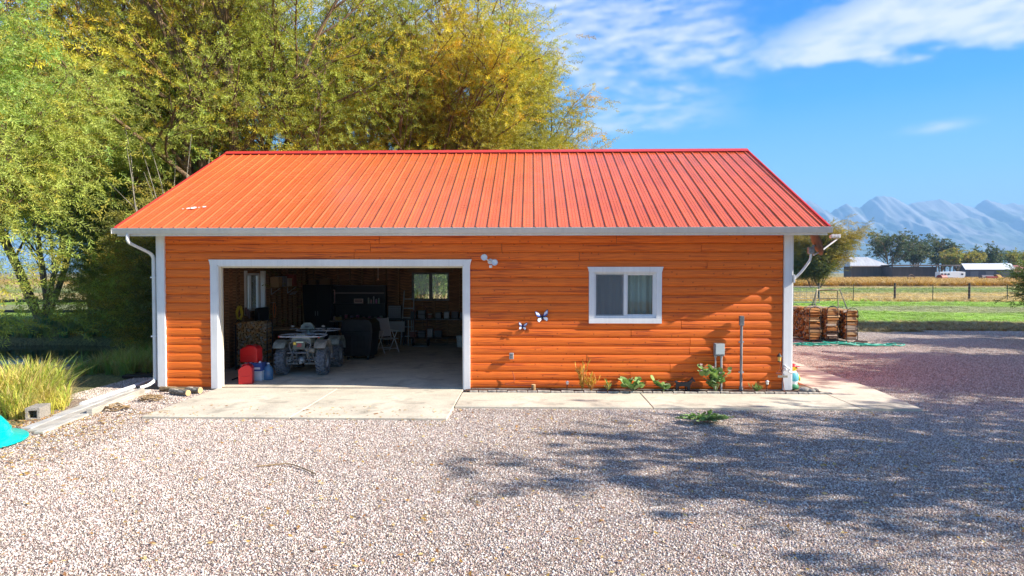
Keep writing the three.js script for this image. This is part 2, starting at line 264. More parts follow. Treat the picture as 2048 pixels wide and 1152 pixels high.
// ---------------------------------------------------------------- the garage
const X0 = -7.57, X1 = 5.15, ZB = -8.5, EAVE = 3.15, DX0 = -6.34, DX1 = -1.33, DH = 2.55, WX0 = 1.27, WX1 = 2.50, WY0 = 1.49, WY1 = 2.41;
const garage = thing('garage', 'orange log sided garage with red ribbed metal roof and open door', 'garage');
{
  // front wall: sheathing with openings, and each siding board on it
  const core = extrude(rectPts(X0 + 0.03, 0.02, X1 - 0.03, EAVE), 0.12, 0, [rectPts(DX0, 0.021, DX1, DH).map((p) => p), rectPts(WX0, WY0, WX1, WY1)]);
  core.translate(0, 0, -0.155);
  const fw = mesh('front_wall', boxUV(core), M.ply, garage);
  const H = 0.1735, prof = [];
  for (let k = 0; k <= 12; k++) { const t = k / 12; prof.push([0.003 + 0.027 * Math.sqrt(Math.max(0, 1 - Math.pow(Math.abs(2 * t - 1), 2.8))), t * H]); }
  const board = (len) => {                          // along x from 0 to len, back at z = 0
    const pos = [], face = (a, b, c, d) => pos.push(...a, ...b, ...c, ...a, ...c, ...d);
    for (let k = 0; k < 12; k++) { const [z0, y0] = prof[k], [z1, y1] = prof[k + 1]; face([0, y0, z0], [len, y0, z0], [len, y1, z1], [0, y1, z1]); }
    for (const [x, s] of [[0, 0], [len, 1]]) for (let k = 0; k < 12; k++) { const [z0, y0] = prof[k], [z1, y1] = prof[k + 1]; s ? face([x, y0, z0], [x, y0, -0.03], [x, y1, -0.03], [x, y1, z1]) : face([x, y0, -0.03], [x, y0, z0], [x, y1, z1], [x, y1, -0.03]); }
    face([0, H, prof[12][0]], [len, H, prof[12][0]], [len, H, -0.03], [0, H, -0.03]); face([0, 0, -0.03], [len, 0, -0.03], [len, 0, prof[0][0]], [0, 0, prof[0][0]]);
    const g = new THREE.BufferGeometry(); g.setAttribute('position', new THREE.Float32BufferAttribute(pos, 3)); g.computeVertexNormals(); return toCreasedNormals(g, 0.6);
  };
  const r = rng(14);
  const putBoard = (x0, x1, y, parent, place) => {
    const g = board(x1 - x0 - 0.009); const ou = r() * 8, ov = r() * 3; boxUV(g, 1, ou, ov);
    const m = mesh('siding_board', g, M.siding, parent); place(m, x0, y); return m;
  };
  for (let c = 0; c < 18; c++) {
    const y = 0.07 + c * 0.1712, ym = y + 0.087, spans = [];
    let edges = [[X0 + 0.155, X1 - 0.155]];
    const cut = (a, b) => { edges = edges.flatMap(([p, q]) => b <= p || a >= q ? [[p, q]] : [[p, a], [b, q]].filter(([u, v]) => v - u > 0.05)); };
    if (ym < DH + 0.12) cut(DX0 - 0.135, DX1 + 0.115);
    if (ym > WY0 - 0.09 && ym < WY1 + 0.1) cut(WX0 - 0.10, WX1 + 0.10);
    for (const [p, q] of edges) { let x = p; while (q - x > 0.02) { let l = 2.2 + r() * 2.8; if (q - x - l < 0.9) l = q - x; spans.push([x, x + l]); x += l; } }
    for (const [p, q] of spans) putBoard(p, q, y, fw, (m, x, yy) => m.position.set(x, yy, -0.03));
  }
  // side and back walls
  const gable = [[ZB + 0.03, 0.02], [-0.16, 0.02], [-0.16, EAVE], [(ZB - 0.0) / 2, EAVE + 2.05], [ZB + 0.03, EAVE]];
  const side = (x, holes) => { const g = extrude(gable.map(([z, y]) => [-z, y]), 0.12, 0, holes); g.rotateY(Math.PI / 2); g.translate(x, 0, 0); return boxUV(g); };
  const lw = mesh('left_wall', side(X0 + 0.03, [rectPts(3.5, 1.37, 4.55, 2.38)]), M.ply, garage), rw = mesh('right_wall', side(X1 - 0.15, []), M.ply, garage);
  for (let c = 0; c < 18; c++) {
    putBoard(0, -ZB - 0.32, 0.07 + c * 0.1712, rw, (m, x, y) => { m.rotation.y = Math.PI / 2; m.position.set(X1 - 0.03, y, -0.16); });
    const y = 0.07 + c * 0.1712, hole = y + 0.087 > 1.33 && y + 0.087 < 2.42;
    for (const [a, b] of hole ? [[0.16, 3.45], [4.6, -ZB - 0.16]] : [[0.16, -ZB - 0.16]]) putBoard(a, b, y, lw, (m) => { m.rotation.y = -Math.PI / 2; m.position.set(X0 + 0.03, y, -b); });
  }
  const back = extrude(rectPts(X0 + 0.15, 0.02, X1 - 0.15, EAVE), 0.12, 0, [rectPts(-3.95, 1.46, -2.70, 2.40)]); back.translate(0, 0, ZB + 0.03);
  const bw = mesh('back_wall', boxUV(back), M.ply, garage);
  const zi = ZB + 0.15;
  for (let x = X0 + 0.35; x < -0.9; x += 0.406) { if (x > -4.0 && x < -2.66) { mesh('stud', box(0.038, 1.35, 0.09, x, 0.735, zi + 0.046), M.stud, bw); mesh('stud', box(0.038, 0.6, 0.09, x, 2.75, zi + 0.046), M.stud, bw); } else mesh('stud', box(0.038, 2.98, 0.09, x, 1.55, zi + 0.046), M.stud, bw); }
  mesh('window_header', box(1.5, 0.24, 0.1, -3.32, 2.53, zi + 0.052), M.stud, bw);
  mesh('sill_plate', box(6.3, 0.04, 0.09, -4.2, 0.072, zi + 0.047), M.stud, bw);
  for (let z = -0.5; z > ZB + 0.3; z -= 0.406) if (z > -3.45 || z < -4.6) mesh('stud', box(0.09, 2.98, 0.038, X0 + 0.197, 1.55, z), M.stud, lw);
  mesh('partition_wall', box(0.12, 2.98, -ZB - 0.34, -0.95, 1.55, ZB / 2), M.ply, garage);
  mesh('ceiling', box(X1 - X0 - 0.34, 0.02, -ZB - 0.34, (X0 + X1) / 2, 3.06, ZB / 2), M.ply, garage);
  mesh('floor_slab', box(X1 - X0 - 0.34, 0.12, -ZB - 0.19, (X0 + X1) / 2, FLOOR - 0.061, ZB / 2 - 0.07), M.concrete, garage);
  mesh('foundation', box(X1 - DX1 - 0.3, 0.1, 0.1, (X1 + DX1) / 2, 0.02, -0.06), M.concrete, garage);

  // window units: frame, sashes, panes
  function slider(x0, x1, y0, y1, z, parent, frameMat, screen) {
    const w = x1 - x0, h = y1 - y0, xm = (x0 + x1) / 2, grp = new THREE.Group(); grp.name = 'window'; parent.add(grp);
    const f = [box(w, 0.035, 0.09, xm, y1 - 0.0175, z), box(w, 0.045, 0.09, xm, y0 + 0.0225, z), box(0.035, h - 0.08, 0.09, x0 + 0.0175, y0 + h / 2 + 0.005, z), box(0.035, h - 0.08, 0.09, x1 - 0.0175, y0 + h / 2 + 0.005, z), box(0.05, h - 0.08, 0.05, xm, y0 + h / 2 + 0.005, z + 0.012)];
    mesh('frame', merge(f), frameMat, grp);
    const s = (a, b, zz) => { const t = 0.028, mm = (a + b) / 2; mesh('sash', merge([box(b - a, t, 0.03, mm, y1 - 0.05, zz), box(b - a, t, 0.03, mm, y0 + 0.06, zz), box(t, h - 0.138, 0.03, a + t / 2, (y0 + y1) / 2 + 0.005, zz), box(t, h - 0.138, 0.03, b - t / 2, (y0 + y1) / 2 + 0.005, zz)]), frameMat, grp); mesh('pane', box(b - a - 2 * t, h - 0.138, 0.004, mm, (y0 + y1) / 2 + 0.005, zz), M.glass, grp); };
    s(x0 + 0.036, xm - 0.026, z - 0.012); s(xm + 0.026, x1 - 0.036, z + 0.006);
    if (screen) mesh('insect_screen', box(xm - x0 - 0.07, h - 0.11, 0.003, (x0 + xm) / 2 + 0.005, (y0 + y1) / 2, z + 0.03), mat(0.16, 0.18, 0.20, 0.7, { transparent: true, opacity: 0.42 }), grp);
    return grp;
  }
  slider(WX0, WX1, WY0, WY1, -0.06, garage, M.white, true);
  slider(-3.95, -2.70, 1.46, 2.40, ZB + 0.09, garage, M.grey, false);
  { const g = slider(0, 1.05, 1.37, 2.38, 0, garage, M.white, false); g.rotation.y = Math.PI / 2; g.position.set(X0 + 0.09, 0, -3.5); }
  for (const s of [-3.45, -4.6]) mesh('window_trim', box(0.14, 1.15, 0.09, X0 + 0.2, 1.87, s), M.white, garage);
  // trim
  const flare = (x0, x1, y0, y1, e) => { const g = extrude([[x0, y0], [x1, y0], [x1 + e * 0.35, y0 + (y1 - y0) * 0.5], [x1 + e, y1], [x0 - e, y1], [x0 - e * 0.35, y0 + (y1 - y0) * 0.5]], 0.055, 0.003); g.translate(0, 0, -0.02); return boxUV(g); };
  const trim = (n, g) => mesh(n, g, M.white, garage);
  trim('window_head_trim', flare(WX0 - 0.105, WX1 + 0.105, WY1, WY1 + 0.1, 0.03));
  trim('window_side_trim', box(0.105, WY1 - WY0 - 0.004, 0.05, WX0 - 0.0525, (WY0 + WY1) / 2, 0.004)); trim('window_side_trim', box(0.105, WY1 - WY0 - 0.004, 0.05, WX1 + 0.0525, (WY0 + WY1) / 2, 0.004));
  trim('window_sill', box(WX1 - WX0 + 0.21, 0.1, 0.06, (WX0 + WX1) / 2, WY0 - 0.052, 0.009));
  trim('door_head_trim', flare(DX0 - 0.14, DX1 + 0.12, DH, DH + 0.11, 0.03));
  trim('door_side_trim', box(0.14, DH - 0.045, 0.055, DX0 - 0.07, DH / 2 + 0.02, 0.008)); trim('door_side_trim', box(0.12, DH - 0.045, 0.055, DX1 + 0.06, DH / 2 + 0.02, 0.008));
  trim('door_jamb', box(0.025, DH - 0.06, 0.20, DX0 + 0.0125, DH / 2 + 0.02, -0.075)); trim('door_jamb', box(0.025, DH - 0.06, 0.20, DX1 - 0.0125, DH / 2 + 0.02, -0.075));
  trim('door_head_jamb', box(DX1 - DX0 - 0.052, 0.025, 0.20, (DX0 + DX1) / 2, DH - 0.0125, -0.075));
  const stop = mat(0.62, 0.55, 0.40, 0.7);
  for (const x of [DX0 + 0.035, DX1 - 0.035]) mesh('weather_strip', box(0.018, DH - 0.08, 0.04, x, DH / 2 + 0.02, -0.10), stop, garage);
  mesh('weather_strip', box(DX1 - DX0 - 0.09, 0.03, 0.04, (DX0 + DX1) / 2, DH - 0.042, -0.10), stop, garage);
  for (const [x, s] of [[X0 + 0.075, 1], [X1 - 0.075, -1]]) { mesh('corner_board', box(0.155, EAVE - 0.07, 0.055, x, EAVE / 2 + 0.04, 0.012), M.white, garage); mesh('corner_board', box(0.05, EAVE - 0.07, 0.15, x - s * 0.095, EAVE / 2 + 0.04, -0.085), M.white, garage); }
  // overhead door track and torsion rail inside the opening
  for (const x of [DX0 - 0.02, DX1 + 0.02]) mesh('door_track', tube([[x, 0.1, -0.2], [x, 2.3, -0.2], [x, 2.62, -0.32], [x, 2.72, -0.7], [x, 2.74, -3.2]], 0.022, 24, 6), M.galv, garage);
  for (let k = 0; k < 4; k++) mesh('door_section', box(DX1 - DX0 + 0.02, 0.045, 0.60, (DX0 + DX1) / 2, 2.80, -0.85 - k * 0.61, 0.008), M.white, garage);
  // roof: panels with ribs, ridge cap, rake trim, fascia, soffit, gutter
  const RX0 = -8.16, RX1 = 5.68, EZ = 0.42, RZ = ZB / 2, EY = 3.265, RY = 5.6, L = Math.hypot(EZ - RZ, RY - EY), sy = (RY - EY) / L, sz = (EZ - RZ) / L;
  const roof = new THREE.Group(); roof.name = 'roof'; garage.add(roof);
  function panel(w) {
    const pr = []; const P = 0.2286;
    for (let x = 0; x < w - 0.01; x += P) { const o = [[0, 0], [0.012, 0.021], [0.032, 0.021], [0.044, 0], [0.086, 0], [0.090, 0.004], [0.100, 0.004], [0.104, 0], [0.146, 0], [0.150, 0.004], [0.160, 0.004], [0.164, 0]]; for (const [a, h] of o) if (x + a <= w) pr.push([x + a, h]); }
    pr.push([w, 0]);
    const pos = [], uv = []; for (let k = 0; k < pr.length - 1; k++) { const [xa, ha] = pr[k], [xb, hb] = pr[k + 1]; const A = [xa, ha * sz, ha * sy], B = [xb, hb * sz, hb * sy], C = [xb, L * sy + hb * sz, -L * sz + hb * sy], D = [xa, L * sy + ha * sz, -L * sz + ha * sy]; pos.push(...A, ...B, ...C, ...A, ...C, ...D); uv.push(xa, 0, xb, 0, xb, L, xa, 0, xb, L, xa, L); }
    const g = new THREE.BufferGeometry(); g.setAttribute('position', new THREE.Float32BufferAttribute(pos, 3)); g.setAttribute('uv', new THREE.Float32BufferAttribute(uv, 2)); g.computeVertexNormals(); return g;
  }
  const full = panel(0.9144);
  for (let x = RX0, k = 0; x < RX1 - 0.05; x += 0.9144, k++) { const w = Math.min(0.9144, RX1 - x), g = (w > 0.91 ? full : panel(w)).clone(), ua = g.attributes.uv.clone(); for (let i = 0; i < ua.count; i++) ua.setXY(i, ua.getX(i) + x + (k % 3) * 0.37, ua.getY(i) + k * 1.71); g.setAttribute('uv', ua); const a = mesh('roof_panel', g, M.roof, roof); a.position.set(x, EY + 0.0015 * (k % 2), EZ); const b = mesh('roof_panel', g, M.roof, roof); b.rotation.y = Math.PI; b.position.set(x + w, EY + 0.0015 * (k % 2), ZB - EZ); }
  mesh('roof_deck', merge([1, -1].map((s) => { const g = new THREE.BoxGeometry(RX1 - RX0 - 0.06, 0.05, L); g.rotateX(s * Math.atan2(sy, sz)); g.translate((RX0 + RX1) / 2, (EY + RY) / 2 - 0.045, s > 0 ? (EZ + RZ) / 2 : ZB - (EZ + RZ) / 2 + 0); return g; })), M.stud, roof);
  { const g = extrude([[-0.16, -0.075], [-0.16, -0.06], [0, 0.028], [0.16, -0.06], [0.16, -0.075], [0, 0.008]], RX1 - RX0 + 0.02); g.rotateY(Math.PI / 2); g.translate(RX0 - 0.01, RY + 0.032, RZ); mesh('ridge_cap', g, M.roofTrim, roof); }
  for (const [x, s] of [[RX0, -1], [RX1, 1]]) for (const f of [1, -1]) { const g = box(0.035, 0.13, L + 0.01, 0, 0, 0); g.rotateX(f * Math.atan2(sy, sz)); g.translate(x + s * 0.006, (EY + RY) / 2 - 0.035, f > 0 ? (EZ + RZ) / 2 : ZB - (EZ + RZ) / 2); mesh('rake_trim', g, M.roofTrim, roof); }
  for (const [z, s] of [[EZ - 0.03, 1], [ZB - EZ + 0.03, -1]]) { mesh('fascia', box(RX1 - RX0 - 0.04, 0.13, 0.022, (RX0 + RX1) / 2, EY - 0.085, z), M.whiteMetal, roof); mesh('soffit', box(RX1 - RX0 - 0.06, 0.012, 0.40, (RX0 + RX1) / 2, EAVE + 0.012, z - s * 0.215), M.whiteMetal, roof); }
  for (const x of [(RX0 + X0) / 2 + 0.02, (RX1 + X1) / 2 - 0.02]) { for (const f of [1, -1]) { const g = box(0.58, 0.012, L - 0.1); g.rotateX(f * Math.atan2(sy, sz)); g.translate(x, (EY + RY) / 2 - 0.09, f > 0 ? (EZ + RZ) / 2 : ZB - (EZ + RZ) / 2); mesh('soffit', g, M.whiteMetal, roof); } }
  { const g = extrude([[0, 0], [0.07, 0], [0.085, 0.03], [0.105, 0.065], [0.112, 0.1], [0.122, 0.1], [0.122, 0.108], [0.104, 0.108], [0.098, 0.07], [0.078, 0.035], [0.064, 0.006], [0.006, 0.006], [0.006, 0.11], [0, 0.11]], RX1 - RX0 + 0.04); g.rotateY(Math.PI / 2); g.scale(1, 1, -1); g.translate(RX0 - 0.02, EAVE + 0.008, EZ - 0.018); const gg = g.index ? g.toNonIndexed() : g; const p = gg.attributes.position; for (let i = 0; i < p.count; i += 3) { const a = [p.getX(i + 1), p.getY(i + 1), p.getZ(i + 1)]; p.setXYZ(i + 1, p.getX(i + 2), p.getY(i + 2), p.getZ(i + 2)); p.setXYZ(i + 2, ...a); } gg.computeVertexNormals(); const gm = mesh('gutter', boxUV(gg), M.gutter, garage); for (const x of [RX0 - 0.021, RX1 + 0.021]) mesh('end_cap', box(0.004, 0.108, 0.12, x, EAVE + 0.062, EZ + 0.042), M.gutter, gm); }
  { const x = -7.675, g = tube([[-7.90, 3.16, 0.45], [-7.90, 3.06, 0.45], [-7.88, 2.98, 0.42], [-7.71, 2.80, 0.06], [x, 2.70, -0.02], [x, 2.55, -0.03], [x, 1.4, -0.03], [x, 0.32, -0.03], [x, 0.2, 0.0], [x - 0.06, 0.12, 0.12], [x - 0.16, 0.09, 0.22]], 0.042, 60, 4); const ds = mesh('downspout', g, M.whiteMetal, garage); for (const y of [2.3, 1.1]) mesh('strap', box(0.1, 0.03, 0.09, x, y, -0.03), M.whiteMetal, ds); }
  for (let k = 0; k < 5; k++) mesh('roof_dropping', new THREE.CircleGeometry(0.02 + 0.022 * (k % 3), 7).rotateX(-Math.PI / 2 + Math.atan2(sy, sz)).translate(-7.30 + k * 0.10, EY + (1.0 + 0.03 * k) * sy + 0.026, EZ - (1.0 + 0.03 * k) * sz), mat(0.75, 0.72, 0.68, 0.9), roof);
}
// ---------------------------------------------------------------- things on and in front of the garage wall
{
  const t = thing('satellite_dish', 'grey satellite dish on a bent arm at the garage corner board', 'satellite dish', [5.20, 2.28, -0.02]);
  const dishC = V(0.33, 0.70, 0.14), n = V(0.90, 0.30, 0.12).normalize(), q = new THREE.Quaternion().setFromUnitVectors(V(0, 1, 0), n);
  const g = lathe([[0, 0], [0.1, 0.006], [0.2, 0.026], [0.27, 0.05], [0.275, 0.056], [0.268, 0.058], [0.2, 0.034], [0.1, 0.014], [0, 0.008]], 40); g.scale(1, 1, 1.12); g.applyQuaternion(q); g.translate(dishC.x, dishC.y, dishC.z);
  mesh('reflector', g, mat(0.13, 0.10, 0.085, 0.6, { map: T.mottle }), t);
  mesh('mast', tube([[0.0, 0.0, 0.05], [0.12, 0.14, 0.09], [0.26, 0.36, 0.13], [0.28, 0.5, 0.13]], 0.024, 20, 10), M.whiteMetal, t);
  mesh('wall_plate', box(0.02, 0.16, 0.13, -0.025, 0, 0.06, 0.004), M.whiteMetal, t);
  mesh('bracket', merge([box(0.11, 0.13, 0.09, 0.28, 0.55, 0.13, 0.01), bar([0.28, 0.5, 0.13], [0.33, 0.66, 0.14], 0.03)]), M.grey, t);
  mesh('feed_arm', merge([bar([0.33, 0.46, 0.13], [0.52, 0.55, 0.06], 0.016), bar([0.52, 0.55, 0.06], [0.86, 0.78, -0.04], 0.016)]), M.whiteMetal, t);
  const h = mesh('receiver', box(0.2, 0.06, 0.07, 0.82, 0.83, -0.04, 0.015), M.whiteMetal, t);
  for (let k = 0; k < 3; k++) mesh('feed_horn', cyl(0.03, 0.026, 0.05, 0.76 + k * 0.06, 0.85, -0.01, 12, 'z'), M.whiteMetal, h);
}
{
  const t = thing('flood_light', 'white twin head motion flood light beside the garage door', 'light', [-0.82, 2.62, 0.03]);
  mesh('base_plate', cyl(0.055, 0.055, 0.03, 0.02, 0, 0.012, 20, 'z'), M.whiteMetal, t);
  for (const [x, y] of [[-0.095, 0.07], [0.11, -0.03]]) {
    const g = lathe([[0.02, -0.06], [0.04, -0.05], [0.062, 0.02], [0.066, 0.045], [0.058, 0.045], [0.05, 0.02], [0, 0.0]], 20); g.rotateX(Math.PI / 2 - 0.25); g.translate(x, y, 0.1);
    const h = mesh('lamp_head', g, M.whiteMetal, t); mesh('lamp_glass', cyl(0.056, 0.056, 0.008, x, y + 0.009, 0.136, 20, 'z'), phys(0.7, 0.72, 0.74, 0.15), h);
    mesh('knuckle', bar([0.02, 0, 0.03], [x * 0.8, y * 0.8, 0.07], 0.014), M.whiteMetal, t);
  }
  mesh('motion_sensor', box(0.06, 0.06, 0.06, 0.03, -0.1, 0.06, 0.012), M.whiteMetal, t);
}
function butterfly(x, y, s, label, tilt) {
  const t = thing('butterfly_ornament', label, 'ornament', [x, y, 0.035], 0, 'butterfly wall ornaments'); t.rotation.z = tilt;
  const white = mat(0.8, 0.82, 0.88, 0.45), blue = mat(0.05, 0.11, 0.42, 0.45), dark = mat(0.02, 0.02, 0.05, 0.5);
  for (const m of [1, -1]) {
    const up = [[0.01, 0.0], [0.05, 0.07], [0.12, 0.135], [0.15, 0.135], [0.145, 0.07], [0.11, 0.01], [0.05, -0.01]], lo = [[0.01, -0.005], [0.06, -0.012], [0.11, -0.02], [0.125, -0.07], [0.09, -0.115], [0.06, -0.09], [0.02, -0.06]];
    const w = (p, z, th) => { const g = extrude(p.map(([a, b]) => [a * s, b * s]), th, 0.001); g.rotateY(-0.35); g.translate(0, 0, z); if (m < 0) { g.scale(-1, 1, 1); const q = g.index ? g.toNonIndexed() : g, a = q.attributes.position; for (let i = 0; i < a.count; i += 3) { const v = [a.getX(i), a.getY(i), a.getZ(i)]; a.setXYZ(i, a.getX(i + 1), a.getY(i + 1), a.getZ(i + 1)); a.setXYZ(i + 1, ...v); } q.computeVertexNormals(); return q; } return g; };
    const shrink = (p, f, cx, cy) => p.map(([a, b]) => [cx + (a - cx) * f, cy + (b - cy) * f]);
    const a = mesh('wing', w(up, 0, 0.004), dark, t), b = mesh('wing', w(lo, 0, 0.004), dark, t);
    mesh('marking', w(shrink(up, 0.8, 0.09, 0.065), 0.006, 0.002), blue, a); mesh('marking', w(shrink(lo, 0.8, 0.075, -0.06), 0.006, 0.002), white, b);
    for (let k = 0; k < 3; k++) mesh('marking', w([[0.045 + k * 0.028, 0.03 + k * 0.012], [0.06 + k * 0.028, 0.03 + k * 0.012], [0.085 + k * 0.024, 0.09 + k * 0.012], [0.07 + k * 0.024, 0.088 + k * 0.012]], 0.0095, 0.002), white, a);
  }
  mesh('body', new THREE.CapsuleGeometry(0.012 * s, 0.11 * s, 4, 8).translate(0, -0.01 * s, 0.012), dark, t);
}
butterfly(0.235, 1.52, 0.95, 'larger blue and white butterfly ornament on log siding', 0.15);
butterfly(-0.155, 1.325, 0.62, 'smaller butterfly ornament on log siding, above the outlet', -0.08);
{
  const t = thing('outlet_box', 'grey weatherproof outlet box on the log siding', 'outlet', [-0.38, 0.73, 0.02]);
  mesh('box_body', box(0.085, 0.125, 0.06, 0, 0, 0.02, 0.008), M.galv, t); for (const y of [0.028, -0.028]) mesh('cover', box(0.06, 0.045, 0.01, 0, y, 0.054, 0.004), M.grey, t);
}
{
  const t = thing('utility_box', 'grey utility box with two conduits on the garage wall', 'utility box', [3.72, 0.06, 0.05]);
  const b = mesh('enclosure', box(0.2, 0.25, 0.1, 0, 0.82, 0.04, 0.012), M.grey, t); mesh('cover', box(0.165, 0.2, 0.012, 0.005, 0.83, 0.094, 0.004), mat(0.50, 0.55, 0.53, 0.5), b); mesh('latch', box(0.015, 0.04, 0.02, 0.104, 0.82, 0.06), M.steel, b);
  mesh('conduit', bar([-0.065, 0, 0.03], [-0.065, 0.7, 0.03], 0.014), M.galv, t); mesh('conduit', bar([0.05, 0, 0.03], [0.05, 0.7, 0.03], 0.021), M.galv, t);
  for (const x of [-0.065, 0.05]) mesh('fitting', cyl(0.028, 0.028, 0.05, x, 0.69, 0.03, 12), M.galv, t);
}
{
  const t = thing('conduit_post', 'tall grey conduit post with narrow junction box on garage wall', 'conduit', [4.16, 0.03, 0.075]);
  mesh('pipe', bar([0, 0, 0], [0, 1.36, 0], 0.026, 14), M.grey, t); mesh('junction_box', box(0.085, 0.19, 0.075, 0, 1.42, 0.0, 0.008), M.grey, t); mesh('base_fitting', cyl(0.036, 0.04, 0.12, 0, 0.06, 0, 14), M.grey, t);
  for (const y of [0.4, 1.0]) mesh('strap', box(0.09, 0.025, 0.06, 0, y, -0.012), M.galv, t);
}
{
  const t = thing('hose_bracket', 'white bent hook fixed low on the corner board', 'hook', [5.07, 0.5, 0.045]);
  mesh('hook', tube([[-0.05, 0.06, 0], [-0.02, 0.03, 0.05], [0.03, 0.0, 0.04], [0.02, -0.06, 0.02], [0.08, -0.08, 0.03]], 0.014, 20, 6), M.whiteMetal, t); mesh('back_plate', box(0.05, 0.1, 0.012, -0.04, 0.03, 0.0), M.whiteMetal, t);
}
// flower bed: soil strip, edging stones, plants, stakes
{
  const g = new THREE.PlaneGeometry(7.0, 0.36, 120, 8); g.rotateX(-Math.PI / 2); const p = g.attributes.position; for (let i = 0; i < p.count; i++) p.setY(i, 0.035 + (fbm(p.getX(i) * 3, p.getZ(i) * 9, 3, 6)) * 0.05); g.translate(2.2, 0, 0.14); g.computeVertexNormals();
  struct('flower_bed_soil', boxUV(g), mat(0.20, 0.10, 0.065, 0.95, { map: rep(T.fine, 2, 2), bumpMap: rep(T.fine, 2, 2), bumpScale: 0.03 }));
  const edging = thing('bed_edging', 'row of small grey edging stones between flower bed and walkway', 'edging', [0, 0, 0]);
  const r = rng(8), sm = [mat(0.80, 0.73, 0.62, 0.9, { map: T.mottle }), mat(0.86, 0.78, 0.66, 0.9, { map: T.mottle }), mat(0.72, 0.65, 0.57, 0.9, { map: T.mottle })];
  for (let x = -1.2; x < 5.6;) { const l = 0.16 + r() * 0.1; const m = mesh('stone', box(l - 0.012, 0.075, 0.075, 0, 0, 0, 0.014), sm[Math.floor(r() * 3)], edging); m.position.set(x + l / 2, 0.038 + r() * 0.012, 0.285 + (r() - 0.5) * 0.012); m.rotation.set((r() - 0.5) * 0.1, (r() - 0.5) * 0.1, (r() - 0.5) * 0.08); x += l; }
  const tri = extrude([[5.30, 0.0], [5.72, 0.0], [5.72, 1.0], [5.30, 1.0]], 0.05); tri.rotateX(-Math.PI / 2); tri.translate(0, 0.0, 0.3);
  struct('side_bed_soil', boxUV(tri), mat(0.30, 0.22, 0.13, 0.95, { map: rep(T.fine, 2, 2) }));
  for (const [x, z, s, k] of [[5.38, 0.12, 0.09, 0], [5.5, 0.16, 0.07, 1], [5.62, 0.05, 0.06, 2]]) { const g2 = new THREE.IcosahedronGeometry(s, 1); g2.scale(1.2, 0.7, 0.9); const m = mesh('garden_rock', boxUV(g2), sm[k]); m.position.set(x, 0.05 + s * 0.5, z); tag(m, ['largest pale rock by the garden bird figure', 'middle sized rock in the corner bed', 'smallest rock in the corner bed'][k], 'rock', 'rocks in the corner bed'); }
}
function leafGeo(kind) {                            // one leaf of unit size, base at origin, growing along +y, facing +z
  const s = { round: [[0, 0], [0.3, 0.12], [0.5, 0.45], [0.4, 0.8], [0.12, 0.92], [0, 0.84], [-0.12, 0.92], [-0.4, 0.8], [-0.5, 0.45], [-0.3, 0.12]], thin: [[0, 0], [0.075, 0.3], [0.06, 0.65], [0, 1], [-0.06, 0.65], [-0.075, 0.3]] }[kind];
  const g = new THREE.ShapeGeometry(new THREE.Shape(s.map((p) => new THREE.Vector2(...p)))), p = g.attributes.position;
  for (let i = 0; i < p.count; i++) p.setZ(i, -Math.abs(p.getX(i)) * 0.25 - p.getY(i) ** 2 * 0.18);
  g.computeVertexNormals(); return g;
}
const leafMat = (r, g, b, tr = 0.35) => phys(r, g, b, 0.9, { transmission: tr, thickness: 0, side: THREE.DoubleSide });
const LM = { mallow: [leafMat(0.16, 0.30, 0.06), leafMat(0.24, 0.38, 0.09)], gold: [leafMat(0.62, 0.42, 0.03), leafMat(0.50, 0.22, 0.03)], petal: leafMat(0.80, 0.62, 0.62) };
const leafR = leafGeo('round'), leafT = leafGeo('thin');
function leafyPlant(name, label, x, z, h, spread, n, kind, mats, seed, extra, leafK = 1) {
  const t = thing(name, label, 'plant', [x, 0.06, z]), r = rng(seed), stemMat = kind === 'round' ? mat(0.22, 0.28, 0.09, 0.8) : mat(0.42, 0.25, 0.08, 0.8);
  const stems = Math.max(2, Math.round(n / 9));
  for (let s = 0; s < stems; s++) {
    const a = r() * 6.28, out = spread * (0.2 + r() * 0.8), top = V(Math.cos(a) * out, h * (0.45 + r() * 0.55), Math.sin(a) * out * 0.45);
    mesh('stem', tube([[0, 0, 0], [top.x * 0.4, top.y * 0.55, top.z * 0.4], top], kind === 'round' ? 0.006 : 0.004, 8, 5), stemMat, t);
    const per = Math.ceil(n / stems);
    for (let k = 0; k < per; k++) {
      const f = kind === 'round' ? 0.35 + 0.65 * r() : (k + 1) / per, sz = kind === 'round' ? 0.07 + r() * 0.10 : 0.09 + r() * 0.06;
      const m = mesh('leaf', kind === 'round' ? leafR : leafT, mats[Math.floor(r() * mats.length)], t);
      m.scale.setScalar(sz * leafK); m.position.set(top.x * f * (0.6 + 0.4 * f), top.y * f, top.z * f); m.rotation.set(kind === 'round' ? -0.3 - r() * 0.9 : -0.4 + r() * 1.2, r() * 6.28, (r() - 0.5) * 1.4, 'YXZ');
    }
    if (extra) extra(t, top, r);
  }
  return t;
}
leafyPlant('yellow_plant', 'tall orange yellow narrow leaved plant by the log wall', 1.02, 0.17, 0.62, 0.16, 110, 'thin', [LM.gold[0], LM.gold[1], LM.gold[0]], 21);
leafyPlant('yellow_plant', 'low bushy yellow plant between tall sprig and mallow', 1.20, 0.20, 0.30, 0.22, 110, 'thin', LM.gold, 22);
leafyPlant('yellow_plant', 'small yellow green tuft beside the mallow leaves', 1.52, 0.19, 0.17, 0.12, 36, 'thin', [LM.gold[0], LM.mallow[1]], 23);
leafyPlant('mallow_plant', 'broad round leaved green mallow in the flower bed', 2.0, 0.22, 0.34, 0.40, 44, 'round', LM.mallow, 24);
leafyPlant('mallow_plant', 'smaller round leaved mallow beside the iron dog figure', 2.62, 0.18, 0.26, 0.26, 24, 'round', LM.mallow, 25);
